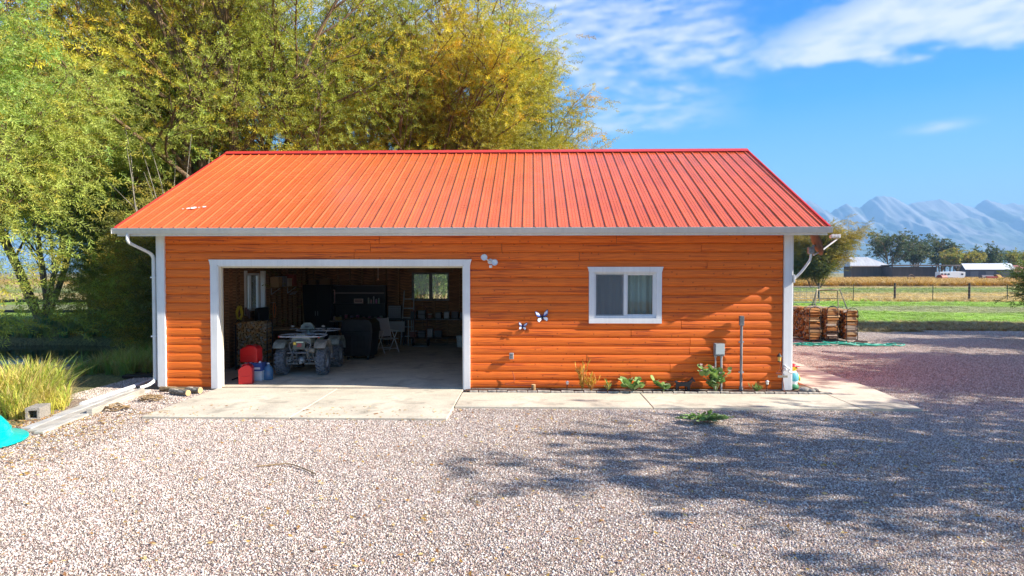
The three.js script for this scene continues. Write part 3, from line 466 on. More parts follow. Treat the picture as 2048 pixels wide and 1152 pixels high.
leafyPlant('hollyhock', 'leafy hollyhock with pale pink flowers below the utility box', 3.62, 0.22, 0.54, 0.34, 70, 'round', [LM.mallow[0], LM.mallow[1]], 26, (t, top, r) => { for (let k = 0; k < 1; k++) for (let p = 0; p < 5; p++) { const m = mesh('petal', leafR, LM.petal, t); m.scale.setScalar(0.045); m.position.copy(top); m.rotation.set(-0.5, p * 1.256, 0, 'YXZ'); } });
leafyPlant('weed_tuft', 'low green weeds at the foot of the conduit post', 4.42, 0.2, 0.12, 0.24, 60, 'thin', [LM.mallow[0]], 27);
{
  const t = thing('dog_figure', 'small black iron dog figure standing in the flower bed', 'garden figure', [3.06, 0.07, 0.16]);
  const p = [[-0.2, 0.0], [-0.17, 0.0], [-0.165, 0.09], [-0.05, 0.1], [0.03, 0.09], [0.035, 0], [0.065, 0], [0.07, 0.11], [0.1, 0.16], [0.13, 0.2], [0.165, 0.185], [0.175, 0.2], [0.14, 0.235], [0.125, 0.26], [0.1, 0.235], [0.07, 0.2], [0.03, 0.17], [-0.14, 0.165], [-0.2, 0.2], [-0.22, 0.19], [-0.19, 0.15]];
  mesh('body', extrude(p, 0.03, 0.008).translate(0, 0, -0.015), M.black, t); for (const x of [-0.14, 0.0]) mesh('leg', bar([x, -0.01, -0.03], [x, 0.1, -0.015], 0.009), M.black, t);
  mesh('collar', new THREE.TorusGeometry(0.028, 0.006, 6, 14).rotateX(1.2).translate(0.1, 0.19, 0), mat(0.4, 0.05, 0.03, 0.5), t);
}
function stakeLight(name, x, z, h, label) {
  const t = thing(name, label, 'garden light', [x, 0.05, z]);
  mesh('stake', bar([0, 0, 0], [0.01, h * 0.75, 0], 0.008), M.black, t); mesh('lens', cyl(0.028, 0.022, h * 0.2, 0.012, h * 0.82, 0, 12), mat(0.75, 0.72, 0.65, 0.4), t); mesh('cap', lathe([[0, 0.03], [0.03, 0.015], [0.04, 0], [0, 0]], 14).translate(0.012, h * 0.93, 0), mat(0.7, 0.7, 0.68, 0.4), t);
}
stakeLight('stake_light', 4.6, 0.24, 0.24, 'short white capped stake light near the conduit post');
stakeLight('stake_light', 0.72, 0.15, 0.19, 'short dark stake light beside the tall yellow plant');
{
  const t = thing('garden_lantern', 'black garden lantern on a rusty stake with small plaque', 'garden light', [4.86, 0.04, 0.24]);
  const rust = mat(0.22, 0.06, 0.03, 0.8);
  mesh('stake', tube([[0.08, 0, 0.02], [0.05, 0.25, 0.01], [0, 0.55, 0], [-0.02, 0.64, 0]], 0.007, 12, 6), rust, t);
  mesh('lamp_body', cyl(0.036, 0.026, 0.09, -0.02, 0.68, 0, 6), mat(0.70, 0.45, 0.10, 0.4), t); mesh('lamp_roof', cyl(0.004, 0.055, 0.07, -0.02, 0.76, 0, 6), M.black, t); mesh('lamp_base', cyl(0.03, 0.034, 0.015, -0.02, 0.63, 0, 6), M.black, t);
  mesh('plaque', box(0.19, 0.045, 0.012, 0.04, 0.34, 0.02, 0.004), mat(0.62, 0.55, 0.42, 0.8, { map: T.mottle }), t); mesh('plaque', box(0.12, 0.035, 0.012, -0.03, 0.40, 0.015, 0.004), rust, t);
  mesh('scroll', tube([[-0.06, 0.42, 0.01], [-0.03, 0.47, 0.01], [0.02, 0.44, 0.01], [0.05, 0.5, 0.01], [0.1, 0.47, 0.01]], 0.005, 16, 5), rust, t);
  mesh('egg', new THREE.SphereGeometry(0.025, 12, 10).scale(1, 1.25, 1).translate(0.10, 0.48, 0.01), mat(0.8, 0.78, 0.74, 0.5), t);
}
{
  const t = thing('stump_post', 'short pale wooden stub in the bed soil', 'post', [0.06, 0.05, 0.14]);
  mesh('post', cyl(0.042, 0.046, 0.13, 0, 0.06, 0, 12), mat(0.55, 0.34, 0.15, 0.85, { map: T.grain }), t); mesh('end_grain', cyl(0.039, 0.039, 0.004, 0, 0.127, 0, 12), mat(0.66, 0.45, 0.24, 0.9), t);
}
tag(mesh('power_cord', tube([[-0.36, 0.42, 0.045], [-0.32, 0.22, 0.055], [-0.52, 0.17, 0.06], [-0.30, 0.145, 0.07], [0.4, 0.16, 0.06], [1.4, 0.15, 0.06], [2.4, 0.16, 0.06], [3.4, 0.15, 0.06], [4.3, 0.14, 0.06], [4.5, 0.05, 0.09]], 0.007, 120, 6), mat(0.30, 0.06, 0.03, 0.6)), 'thin red brown cord running along the base of the log wall', 'cord');
{
  // garden bird figure, painted
  const t = thing('bird_figure', 'painted garden bird figure with red cap standing at the garage corner', 'garden figure', [5.31, 0.05, -0.28]);
  const body = lathe([[0, 0], [0.10, 0.0], [0.105, 0.04], [0.085, 0.08], [0.09, 0.13], [0.11, 0.2], [0.105, 0.28], [0.075, 0.335], [0.055, 0.36], [0, 0.37]], 24);
  mesh('body', body, mat(0.75, 0.80, 0.82, 0.45), t); mesh('base', lathe([[0, -0.005], [0.115, -0.005], [0.118, 0.05], [0.10, 0.10], [0.094, 0.1], [0.09, 0.05], [0, 0.05]], 24), mat(0.05, 0.24, 0.12, 0.5), t);
  mesh('vest', lathe([[0.101, 0.16], [0.117, 0.2], [0.113, 0.28], [0.085, 0.332]], 24), mat(0.10, 0.40, 0.48, 0.5), t);
  mesh('head', new THREE.SphereGeometry(0.07, 20, 16).scale(1, 1.05, 1).translate(0.01, 0.42, 0), mat(0.85, 0.58, 0.03, 0.45), t);
  mesh('beak', new THREE.ConeGeometry(0.024, 0.07, 10).rotateX(Math.PI / 2).rotateY(0.9).translate(0.07, 0.41, 0.045), mat(0.8, 0.25, 0.02, 0.5), t);
  mesh('cap', new THREE.SphereGeometry(0.074, 20, 10, 0, 6.28, 0, 1.35).translate(0.008, 0.435, 0), mat(0.62, 0.03, 0.04, 0.45), t);
  mesh('cap_brim', cyl(0.05, 0.05, 0.012, 0.075, 0.452, 0.03, 16), mat(0.62, 0.03, 0.04, 0.45), t);
  for (const s of [1, -1]) mesh('wing', new THREE.SphereGeometry(0.05, 14, 10).scale(0.5, 1.5, 0.9).rotateZ(s * 0.35).translate(s * 0.11, 0.23, 0.02), mat(0.85, 0.62, 0.04, 0.45), t);
  for (const s of [0.03, -0.03]) mesh('eye', new THREE.SphereGeometry(0.011, 8, 6).translate(0.05 + s * 0.3, 0.44, 0.055 + s * 0.2), M.black, t);
}
// ---------------------------------------------------------------- the quad bike just inside the door
{
  const t = thing('quad_bike', 'muddy grey green quad bike with knobbly tyres parked in garage', 'quad bike', [-5.27, FLOOR, -2.35], 0.06);
  const tyreM = mat(0.32, 0.33, 0.36, 0.9, { map: T.mottle }), rimM = mat(0.62, 0.64, 0.66, 0.5, { metalness: 0.3, map: T.mottle }), green = mat(0.48, 0.51, 0.44, 0.55, { map: T.mottle }), mud = mat(0.54, 0.48, 0.40, 0.85, { map: T.mottle }), frameM = mat(0.22, 0.22, 0.23, 0.6), silver = mat(0.58, 0.59, 0.60, 0.45, { metalness: 0.4, map: T.mottle }), rackM = mat(0.46, 0.47, 0.52, 0.5), seatM = mat(0.03, 0.03, 0.03, 0.7);
  function wheel(x, z, w) {
    const R = 0.318, g = new THREE.Group(); g.name = 'wheel'; g.position.set(x, R, z); t.add(g);
    const prof = [[0.155, -w / 2 + 0.01], [0.2, -w / 2], [0.26, -w / 2 + 0.005], [0.288, -w * 0.38], [0.298, -w * 0.2], [0.3, 0], [0.298, w * 0.2], [0.288, w * 0.38], [0.26, w / 2 - 0.005], [0.2, w / 2], [0.155, w / 2 - 0.01]];
    const parts = [lathe(prof, 36).rotateZ(Math.PI / 2)];
    for (let k = 0; k < 20; k++) for (const s of [1, -1]) { const a = (k + (s > 0 ? 0.5 : 0)) / 20 * Math.PI * 2, b = new THREE.BoxGeometry(w * 0.5, 0.036, 0.034); b.rotateY(s * 0.5); b.translate(s * w * 0.25, 0.302, 0); b.rotateX(a); parts.push(b); const c = new THREE.BoxGeometry(0.03, 0.05, 0.03); c.translate(s * (w / 2 - 0.01), 0.268, 0); c.rotateX(a); parts.push(c); }
    mesh('tyre', merge(parts), tyreM, g);
    mesh('rim', merge([lathe([[0.155, -w / 2 + 0.012], [0.158, -w / 2 + 0.03], [0.13, -w / 2 + 0.06], [0.12, 0], [0.13, w / 2 - 0.06], [0.158, w / 2 - 0.03], [0.155, w / 2 - 0.012]], 28).rotateZ(Math.PI / 2), cyl(0.128, 0.128, 0.012, (x > 0 ? 1 : -1) * (w / 2 - 0.075), 0, 0, 28, 'x'), cyl(0.035, 0.04, 0.06, (x > 0 ? 1 : -1) * (w / 2 - 0.05), 0, 0, 14, 'x')]), rimM, g);
  }
  wheel(-0.46, 0.62, 0.2); wheel(0.46, 0.62, 0.2); wheel(-0.45, -0.62, 0.25); wheel(0.45, -0.62, 0.25);
  // axles, arms, differential, shocks
  mesh('differential', merge([box(0.16, 0.15, 0.16, 0, 0.36, 0.63, 0.03), new THREE.SphereGeometry(0.085, 14, 10).translate(0, 0.35, 0.70), cyl(0.03, 0.03, 0.05, 0, 0.30, 0.79, 10, 'z')]), silver, t);
  for (const s of [1, -1]) {
    mesh('axle_shaft', bar([s * 0.08, 0.345, 0.63], [s * 0.38, 0.325, 0.62], 0.018), frameM, t); mesh('axle_boot', lathe([[0.02, 0], [0.04, 0.02], [0.03, 0.035], [0.045, 0.055], [0.033, 0.07], [0.05, 0.1]], 12).rotateZ(-s * Math.PI / 2).translate(s * 0.26, 0.33, 0.62), frameM, t);
    mesh('lower_arm', merge([bar([s * 0.07, 0.27, 0.75], [s * 0.38, 0.25, 0.64], 0.016), bar([s * 0.07, 0.27, 0.48], [s * 0.38, 0.25, 0.61], 0.016)]), mud, t);
    mesh('upper_arm', merge([bar([s * 0.1, 0.42, 0.70], [s * 0.37, 0.40, 0.63], 0.013), bar([s * 0.1, 0.42, 0.52], [s * 0.37, 0.40, 0.61], 0.013)]), mud, t);
    mesh('shock_absorber', merge([bar([s * 0.3, 0.3, 0.66], [s * 0.18, 0.62, 0.62], 0.02), tube(Array.from({ length: 41 }, (_, k) => { const f = k / 40, a = f * 44; return [lerp(s * 0.285, s * 0.195, f) + Math.cos(a) * 0.034, lerp(0.34, 0.58, f), lerp(0.657, 0.625, f) + Math.sin(a) * 0.034]; }), 0.006, 160, 5)]), silver, t);
    mesh('steering_knuckle', box(0.06, 0.18, 0.07, s * 0.36, 0.325, 0.62, 0.015), frameM, t);
    mesh('rear_arm', bar([s * 0.1, 0.33, -0.3], [s * 0.36, 0.31, -0.62], 0.028), frameM, t);
  }
  // frame, engine, muffler tank
  mesh('engine', merge([box(0.30, 0.30, 0.42, 0, 0.43, -0.02, 0.04), cyl(0.1, 0.1, 0.28, 0.02, 0.62, 0.05, 16), cyl(0.09, 0.09, 0.34, 0, 0.42, 0.05, 16, 'x')]), frameM, t);
  mesh('frame', merge([...[0.15, -0.15].flatMap((x) => [bar([x, 0.25, -0.55], [x, 0.25, 0.55], 0.018), bar([x, 0.25, 0.55], [x * 0.9, 0.68, 0.72], 0.018), bar([x * 0.9, 0.68, 0.72], [x, 0.72, -0.7], 0.016)]), bar([0, 0.3, -0.62], [0, 0.32, 0.62], 0.025)]), frameM, t);
  mesh('rear_axle', bar([-0.36, 0.318, -0.62], [0.36, 0.318, -0.62], 0.03), frameM, t);
  mesh('headlight_pod', new THREE.CapsuleGeometry(0.058, 0.13, 6, 14).rotateZ(Math.PI / 2 - 0.25).translate(0.20, 0.58, 0.74), mat(0.62, 0.55, 0.45, 0.6, { map: T.mottle }), t);
  // front bumper with light bar and number plate
  mesh('front_bumper', merge([tube([[-0.17, 0.28, 0.70], [-0.17, 0.5, 0.86], [-0.24, 0.72, 0.84], [-0.1, 0.80, 0.84], [0.1, 0.80, 0.84], [0.24, 0.72, 0.84], [0.17, 0.5, 0.86], [0.17, 0.28, 0.70]], 0.016, 60, 7), bar([-0.3, 0.52, 0.80], [0.16, 0.53, 0.84], 0.02), bar([-0.17, 0.62, 0.855], [0.17, 0.62, 0.855], 0.012)]), mat(0.30, 0.31, 0.33, 0.55, { map: T.mottle }), t);
  {
    const c = document.createElement('canvas'); c.width = 256; c.height = 160; const x = c.getContext('2d'); x.fillStyle = '#5f6152'; x.fillRect(0, 0, 256, 160); x.fillStyle = '#dfe5c8'; x.fillRect(70, 12, 150, 22); x.fillStyle = '#d8a820'; x.fillRect(6, 22, 62, 62); x.fillStyle = '#f4d850'; x.beginPath(); x.arc(36, 52, 20, 0, 7); x.fill(); x.fillStyle = '#d0102a'; x.font = 'bold 92px sans-serif'; x.fillText('20', 84, 118);
    const ct = new THREE.CanvasTexture(c); ct.colorSpace = THREE.SRGBColorSpace; const g = new THREE.PlaneGeometry(0.27, 0.17); const m = mesh('number_plate', merge([box(0.27, 0.17, 0.008, 0, 0, -0.006)]), green, t); m.position.set(-0.01, 0.715, 0.885); m.rotation.x = -0.18; const f = mesh('plate_print', g, new THREE.MeshStandardMaterial({ map: ct, roughness: 0.5 }), m); f.position.z = 0.003;
  }
  // fenders and bodywork
  for (const s of [1, -1]) {
    const f = extrude([[0.33, 0.63], [0.24, 0.735], [0.05, 0.785], [-0.16, 0.75], [-0.31, 0.60], [-0.36, 0.42], [-0.33, 0.42], [-0.275, 0.585], [-0.14, 0.715], [0.04, 0.745], [0.21, 0.70], [0.30, 0.62]], 0.25, 0.006); f.rotateY(-Math.PI / 2); f.translate(s > 0 ? 0.585 : -0.335, 0.02, 0.60);
    mesh('front_fender', f, s > 0 ? mud : green, t);
    const b = extrude([[0.36, 0.60], [0.30, 0.72], [0.1, 0.79], [-0.2, 0.76], [-0.36, 0.62], [-0.40, 0.44], [-0.36, 0.44], [-0.32, 0.60], [-0.18, 0.72], [0.09, 0.75], [0.27, 0.69], [0.33, 0.58]], 0.27, 0.006); b.rotateY(-Math.PI / 2); b.translate(s > 0 ? 0.60 : -0.33, 0.0, -0.62);
    mesh('rear_fender', b, green, t);
    mesh('mud_guard', box(0.26, 0.30, 0.012, s * 0.46, 0.48, 0.275, 0.004).rotateX(0), frameM, t);
    mesh('side_panel', extrude([[0.12, 0.44], [0.36, 0.44], [0.40, 0.72], [0.22, 0.80], [-0.18, 0.80], [-0.25, 0.62]], 0.02, 0.004).rotateY(-Math.PI / 2).translate(s * 0.24 + 0.01, 0, 0.02), s > 0 ? mat(0.22, 0.30, 0.22, 0.5) : green, t);
    mesh('footrest', box(0.26, 0.03, 0.42, s * 0.42, 0.27, 0.02, 0.01), frameM, t);
    mesh('hand_grip', cyl(0.018, 0.018, 0.12, s * 0.37, 1.02, 0.14, 10, 'x'), M.black, t); mesh('mirror', new THREE.SphereGeometry(0.035, 10, 8).scale(1.3, 0.8, 0.5).translate(s * 0.36, 1.08, 0.2), silver, t); mesh('brake_lever', bar([s * 0.28, 1.03, 0.2], [s * 0.42, 1.015, 0.22], 0.006), silver, t);
  }
  mesh('hood', extrude([[-0.22, 0], [0.22, 0], [0.18, 0.12], [0.08, 0.17], [-0.08, 0.17], [-0.18, 0.12]], 0.42, 0.02).rotateX(-0.12).translate(0, 0.70, 0.34), green, t);
  mesh('fuel_tank', new THREE.SphereGeometry(0.17, 20, 14).scale(0.95, 0.62, 1.3).translate(0, 0.80, 0.14), green, t);
  mesh('seat', new RoundedBoxGeometry(0.28, 0.11, 0.74, 3, 0.05).rotateX(-0.04).translate(0, 0.84, -0.36), seatM, t);
  mesh('handlebar', tube([[-0.43, 1.02, 0.14], [-0.28, 1.02, 0.15], [-0.12, 0.94, 0.2], [0.12, 0.94, 0.2], [0.28, 1.02, 0.15], [0.43, 1.02, 0.14]], 0.012, 30, 8), frameM, t);
  mesh('instrument_pod', merge([extrude([[-0.15, 0], [0.15, 0], [0.13, 0.07], [0.07, 0.13], [-0.07, 0.13], [-0.13, 0.07]], 0.12, 0.015).rotateX(-0.25).translate(0, 1.0, 0.16), cyl(0.04, 0.05, 0.22, 0, 0.9, 0.18, 12)]), mat(0.30, 0.36, 0.33, 0.5, { map: T.mottle }), t);
  mesh('pod_lamp', box(0.1, 0.022, 0.01, 0, 1.075, 0.305, 0.004), M.black, t);
  const rack = (z0, z1, y, w, name) => mesh(name, merge([tube([[-w, y, z0], [w, y, z0], [w, y, z1], [-w, y, z1]], 0.014, 48, 7, true), ...[-0.6, -0.3, 0, 0.3, 0.6].map((f) => bar([f * w, y + 0.004, z0], [f * w, y + 0.004, z1], 0.009)), ...[-1, 1].flatMap((s) => [bar([s * w * 0.5, y, z0 * 0.6 + z1 * 0.4], [s * 0.16, y - 0.13, z0 * 0.5 + z1 * 0.5], 0.011)])]), rackM, t);
  rack(0.30, 0.88, 0.90, 0.44, 'front_rack'); rack(-0.98, -0.42, 0.92, 0.44, 'rear_rack');
  mesh('reflector_light', box(0.03, 0.025, 0.012, -0.45, 0.90, 0.90), mat(0.5, 0.04, 0.03, 0.3), t); mesh('reflector_light', box(0.03, 0.025, 0.012, 0.44, 0.88, 0.90), mat(0.5, 0.04, 0.03, 0.3), t);
}
// ---------------------------------------------------------------- things inside the garage
const red = mat(0.62, 0.012, 0.012, 0.38), wood = mat(0.50, 0.30, 0.13, 0.8, { map: rep(T.grain, 1, 1) }), darkWood = mat(0.12, 0.07, 0.04, 0.8, { map: T.grain });
function gasCan(pos, ry, label, w, h, d) {
  const t = thing('gas_can', label, 'gas can', pos, ry);
  const p = [[-w / 2, 0], [w / 2, 0], [w / 2, h * 0.80], [w * 0.34, h * 0.93], [w * 0.1, h * 0.98], [-w * 0.30, h * 0.86], [-w / 2, h * 0.74]];
  mesh('body', extrude(p, d - 0.04, 0.02).translate(0, 0.02, -d / 2 + 0.02), red, t);
  mesh('handle', tube([[-w * 0.32, h * 0.86, 0], [-w * 0.28, h * 1.02, 0], [w * 0.05, h * 1.06, 0], [w * 0.16, h * 0.96, 0]], 0.017, 24, 8), red, t);
  mesh('spout_cap', cyl(0.034, 0.038, 0.05, w * 0.30, h * 0.99, 0, 14).rotateZ(0), M.black, t);
  for (const s of [1, -1]) mesh('rib', box(w * 0.7, 0.02, 0.012, 0, h * 0.42, s * (d / 2 + 0.002), 0.004), red, t);
}
gasCan([-6.02, FLOOR, -0.55], 0.25, 'red plastic gas can standing on the floor by the door jamb', 0.24, 0.38, 0.26);
{
  const t = thing('storage_crate', 'white plastic crate on the floor under the raised gas can', 'crate', [-6.0, FLOOR, -0.98]);
  const wm = mat(0.66, 0.70, 0.74, 0.5), bm = mat(0.04, 0.08, 0.28, 0.5);
  mesh('crate_body', box(0.36, 0.2, 0.3, 0, 0.1, 0, 0.015), wm, t); mesh('rim', box(0.38, 0.025, 0.32, 0, 0.2, 0, 0.008), wm, t);
  const c = thing('drink_carton', 'dark blue carton of bottles on the white crate', 'carton', [-5.99, FLOOR + 0.213, -0.98]);
  mesh('carton_body', box(0.34, 0.17, 0.27, 0, 0.085, 0, 0.01), bm, c); for (let k = 0; k < 3; k++) mesh('bottle_top', cyl(0.022, 0.03, 0.04, -0.1 + k * 0.1, 0.185, 0.05, 10), wm, c); mesh('label_band', box(0.2, 0.045, 0.004, 0.04, 0.06, 0.138), mat(0.7, 0.72, 0.75, 0.6), c);
}
gasCan([-6.12, FLOOR + 0.39, -1.02], -0.1, 'red plastic gas can set on top of the blue carton', 0.36, 0.34, 0.24);
{
  const t = thing('water_jug', 'translucent blue water jug on the garage floor', 'jug', [-5.76, FLOOR, -1.05]);
  mesh('body', lathe([[0, 0], [0.095, 0.0], [0.105, 0.02], [0.105, 0.2], [0.085, 0.27], [0.04, 0.31], [0.03, 0.34], [0, 0.34]], 22), phys(0.10, 0.24, 0.42, 0.25, { transmission: 0.3, thickness: 0.05 }), t); mesh('cap', cyl(0.034, 0.034, 0.03, 0, 0.355, 0, 14), mat(0.5, 0.55, 0.6, 0.5), t);
  const b = thing('spray_bottle', 'small white jug beside the door track', 'bottle', [-6.2, FLOOR, -0.75]);
  mesh('body', lathe([[0, 0], [0.05, 0], [0.055, 0.02], [0.055, 0.16], [0.03, 0.2], [0.018, 0.24], [0, 0.24]], 18), mat(0.72, 0.76, 0.80, 0.45), b); mesh('cap', cyl(0.02, 0.02, 0.03, 0, 0.255, 0, 10), mat(0.1, 0.2, 0.4, 0.5), b);
  const e = thing('small_engine', 'small engine with red tank on the floor behind the jugs', 'engine', [-6.32, FLOOR, -1.15]);
  mesh('tank', new THREE.SphereGeometry(0.1, 16, 12).scale(1, 0.85, 1).translate(0.08, 0.12, 0.2), red, e); mesh('block', merge([box(0.24, 0.18, 0.22, 0, 0.12, 0, 0.02), cyl(0.07, 0.07, 0.12, -0.04, 0.27, 0, 14), ...[0, 1, 2, 3].map((k) => box(0.16, 0.008, 0.16, 0, 0.24 + k * 0.022, 0))]), M.steel, e); mesh('air_cleaner', cyl(0.06, 0.06, 0.07, 0.06, 0.38, 0, 16), mat(0.75, 0.75, 0.75, 0.4), e); mesh('frame', merge([bar([-0.16, 0.02, -0.14], [-0.16, 0.02, 0.28], 0.014), bar([0.18, 0.02, -0.14], [0.18, 0.02, 0.28], 0.014)]), M.black, e);
}
// firewood racks share one builder: black hoops at both ends, split logs stacked between them
const splitGeo = [];
{
  const r = rng(33);
  for (let k = 0; k < 6; k++) { const n = 3 + (k % 3), pts = []; for (let i = 0; i < n; i++) { const a = i / n * Math.PI * 2 + r() * 0.5, q = 0.042 + r() * 0.022; pts.push([Math.cos(a) * q, Math.sin(a) * q * 0.8]); } const g = extrude(pts, 0.36, 0.004); g.translate(0, 0, -0.18); splitGeo.push(boxUV(g)); }
}
const splitMats = [mat(0.66, 0.32, 0.09, 0.85, { map: rep(T.grain, 1, 3) }), mat(0.60, 0.25, 0.06, 0.85, { map: rep(T.grain, 1, 3) }), mat(0.66, 0.42, 0.20, 0.85, { map: rep(T.grain, 1, 3) }), mat(0.24, 0.15, 0.11, 0.9, { map: rep(T.bark, 2, 2) }), mat(0.48, 0.20, 0.05, 0.85, { map: rep(T.grain, 1, 3) }), mat(0.62, 0.50, 0.38, 0.9, { map: rep(T.grain, 1, 3) })];
function woodRack(pos, ry, len, h, label, seed, fine) {
  const t = thing('firewood_rack', label, 'firewood rack', pos, ry, 'firewood racks'), r = rng(seed), W = 0.37;
  for (const z of [0, -len]) mesh('hoop', merge([tube([[-W / 2, 0, z], [-W / 2, h * 0.5, z], [-W / 2, h - 0.12, z], [-W * 0.36, h - 0.02, z], [0, h + 0.02, z], [W * 0.36, h - 0.02, z], [W / 2, h - 0.12, z], [W / 2, h * 0.5, z], [W / 2, 0, z]], 0.012, 60, 7)]), M.black, t);
  mesh('base_rail', merge([bar([-W / 2, 0.11, 0], [-W / 2, 0.11, -len], 0.013), bar([W / 2, 0.11, 0], [W / 2, 0.11, -len], 0.013), bar([-W / 2, 0.11, -0.02], [W / 2, 0.11, -0.02], 0.012), bar([-W / 2, 0.11, -len + 0.02], [W / 2, 0.11, -len + 0.02], 0.012)]), M.black, t);
  const s = fine ? 0.62 : 1, dz = 0.088 * s, dy = 0.074 * s;
  for (let y = 0.165; y < h - 0.05; y += dy) for (let z = -0.045; z > -len + 0.03; z -= dz) {
    const m = mesh('split_log', splitGeo[Math.floor(r() * 6)], splitMats[fine ? [0, 2, 5, 2][Math.floor(r() * 4)] : Math.floor(r() * 6)], t);
    m.rotation.set(0, Math.PI / 2 + (r() - 0.5) * 0.08, r() * 6.28, 'YXZ'); m.position.set((r() - 0.5) * 0.10, y + (r() - 0.5) * 0.03, z + (r() - 0.5) * 0.03); m.scale.set(s * (0.85 + r() * 0.3), s * (0.85 + r() * 0.3), 0.8 + r() * 0.38);
  }
}
woodRack([-6.36, FLOOR, -2.6], Math.PI / 2 + 0.06, 0.75, 1.18, 'black hoop rack of pale kindling inside the garage', 40, true);
{
  const t = thing('hose_coil', 'yellow coiled hose hanging on the inside garage wall', 'hose', [-7.22, 1.4, -2.75]);
  const pts = []; for (let k = 0; k <= 90; k++) { const a = k / 90 * Math.PI * 2 * 6, q = 0.13 + 0.012 * Math.sin(k * 1.7); pts.push([0.02 + 0.008 * (k % 7), Math.sin(a) * q * 1.25, Math.cos(a) * q]); }
  mesh('hose', tube(pts, 0.011, 400, 6), mat(0.62, 0.46, 0.03, 0.5), t); mesh('wall_hook', bar([-0.06, 0.14, 0], [0.08, 0.15, 0], 0.01), M.black, t);
}
function hanging(name, label, x, y, z, build) { const t = thing(name, label, 'tool', [x, y, z], 0); build(t); }
hanging('work_gloves', 'dark gloves and rags hanging beside the yellow hose', -7.21, 1.42, -3.15, (t) => { for (let k = 0; k < 3; k++) mesh('glove', new THREE.CapsuleGeometry(0.04, 0.12, 4, 8).scale(0.6, 1, 1).translate(0.02, -0.05 * k, -0.09 * k), mat(0.20, 0.12, 0.12, 0.9), t); });
hanging('leather_jacket', 'black jacket hanging below the side window', -7.17, 1.22, -4.05, (t) => { mesh('jacket', new RoundedBoxGeometry(0.1, 0.5, 0.75, 3, 0.05), mat(0.02, 0.018, 0.02, 0.6), t); mesh('sleeve', new THREE.CapsuleGeometry(0.06, 0.4, 4, 8).translate(0.06, -0.08, 0.36), mat(0.025, 0.02, 0.02, 0.6), t); });
hanging('garden_rake', 'long handled rake leaning in the dark rear corner', -7.16, FLOOR, -6.3, (t) => { mesh('handle', bar([0.1, 0, 0.1], [0.0, 1.7, 0], 0.014), wood, t); mesh('rake_head', merge([bar([-0.02, 1.7, -0.2], [-0.02, 1.7, 0.2], 0.01), ...[-2, -1, 0, 1, 2].map((k) => bar([-0.02, 1.7, k * 0.09], [0.05, 1.78, k * 0.1], 0.006))]), M.steel, t); });
hanging('shovel', 'long handled shovel leaning beside the black cabinet', -7.16, FLOOR, -7.0, (t) => { mesh('handle', bar([0.14, 0.3, 0.1], [0.0, 1.75, 0], 0.016), wood, t); mesh('blade', extrude([[-0.1, 0], [0.1, 0], [0.11, 0.2], [0, 0.28], [-0.11, 0.2]], 0.008, 0.002).rotateX(Math.PI - 0.1).translate(0.145, 0.3, 0.1), M.steel, t); });
{
  const t = thing('low_bench', 'low work table with tan plywood top behind the quad bike', 'table', [-6.55, FLOOR, -3.95]);
  mesh('table_top', box(1.15, 0.03, 0.75, 0, 0.86, 0, 0.004), wood, t); for (const x of [-0.5, 0.5]) for (const z of [-0.3, 0.3]) mesh('leg', box(0.06, 0.84, 0.06, x, 0.42, z), darkWood, t); mesh('apron', box(1.06, 0.09, 0.03, 0, 0.80, 0.335), darkWood, t);
}
{
  const t = thing('wheeled_bin', 'big black lidded bin on casters beside the quad bike', 'bin', [-4.62, FLOOR, -4.45], -0.1);
  const bm = mat(0.035, 0.030, 0.030, 0.42, { map: T.mottle });
  const body = extrude([[-0.34, 0], [0.34, 0], [0.41, 0.62], [-0.41, 0.62]], 0.56, 0.02); body.translate(0, 0.12, -0.28); mesh('tub', body, bm, t);
  for (let k = 0; k < 3; k++) mesh('rib', extrude([[-0.02, 0], [0.02, 0], [0.03, 0.5], [-0.03, 0.5]], 0.02, 0.004).translate(-0.2 + k * 0.2, 0.16, 0.29), bm, t);
  mesh('rim', box(0.9, 0.035, 0.68, 0, 0.76, 0, 0.012), bm, t);
  const lid = extrude([[-0.43, 0], [0.43, 0], [0.40, 0.2], [0.30, 0.29], [-0.30, 0.29], [-0.40, 0.2]], 0.6, 0.02); lid.translate(0, 0.79, -0.3); const lm = mesh('lid', lid, bm, t); for (const x of [-0.3, 0.3]) mesh('strap', box(0.03, 0.27, 0.012, x * 1.2, 0.88, 0.325), M.blackPlastic, lm);
  for (const x of [-0.28, 0.28]) for (const z of [-0.2, 0.2]) { const c = mesh('caster', cyl(0.045, 0.045, 0.03, x, 0.046, z, 16, 'x'), M.black, t); mesh('fork', box(0.05, 0.06, 0.05, x, 0.10, z, 0.008), M.steel, c); }
}
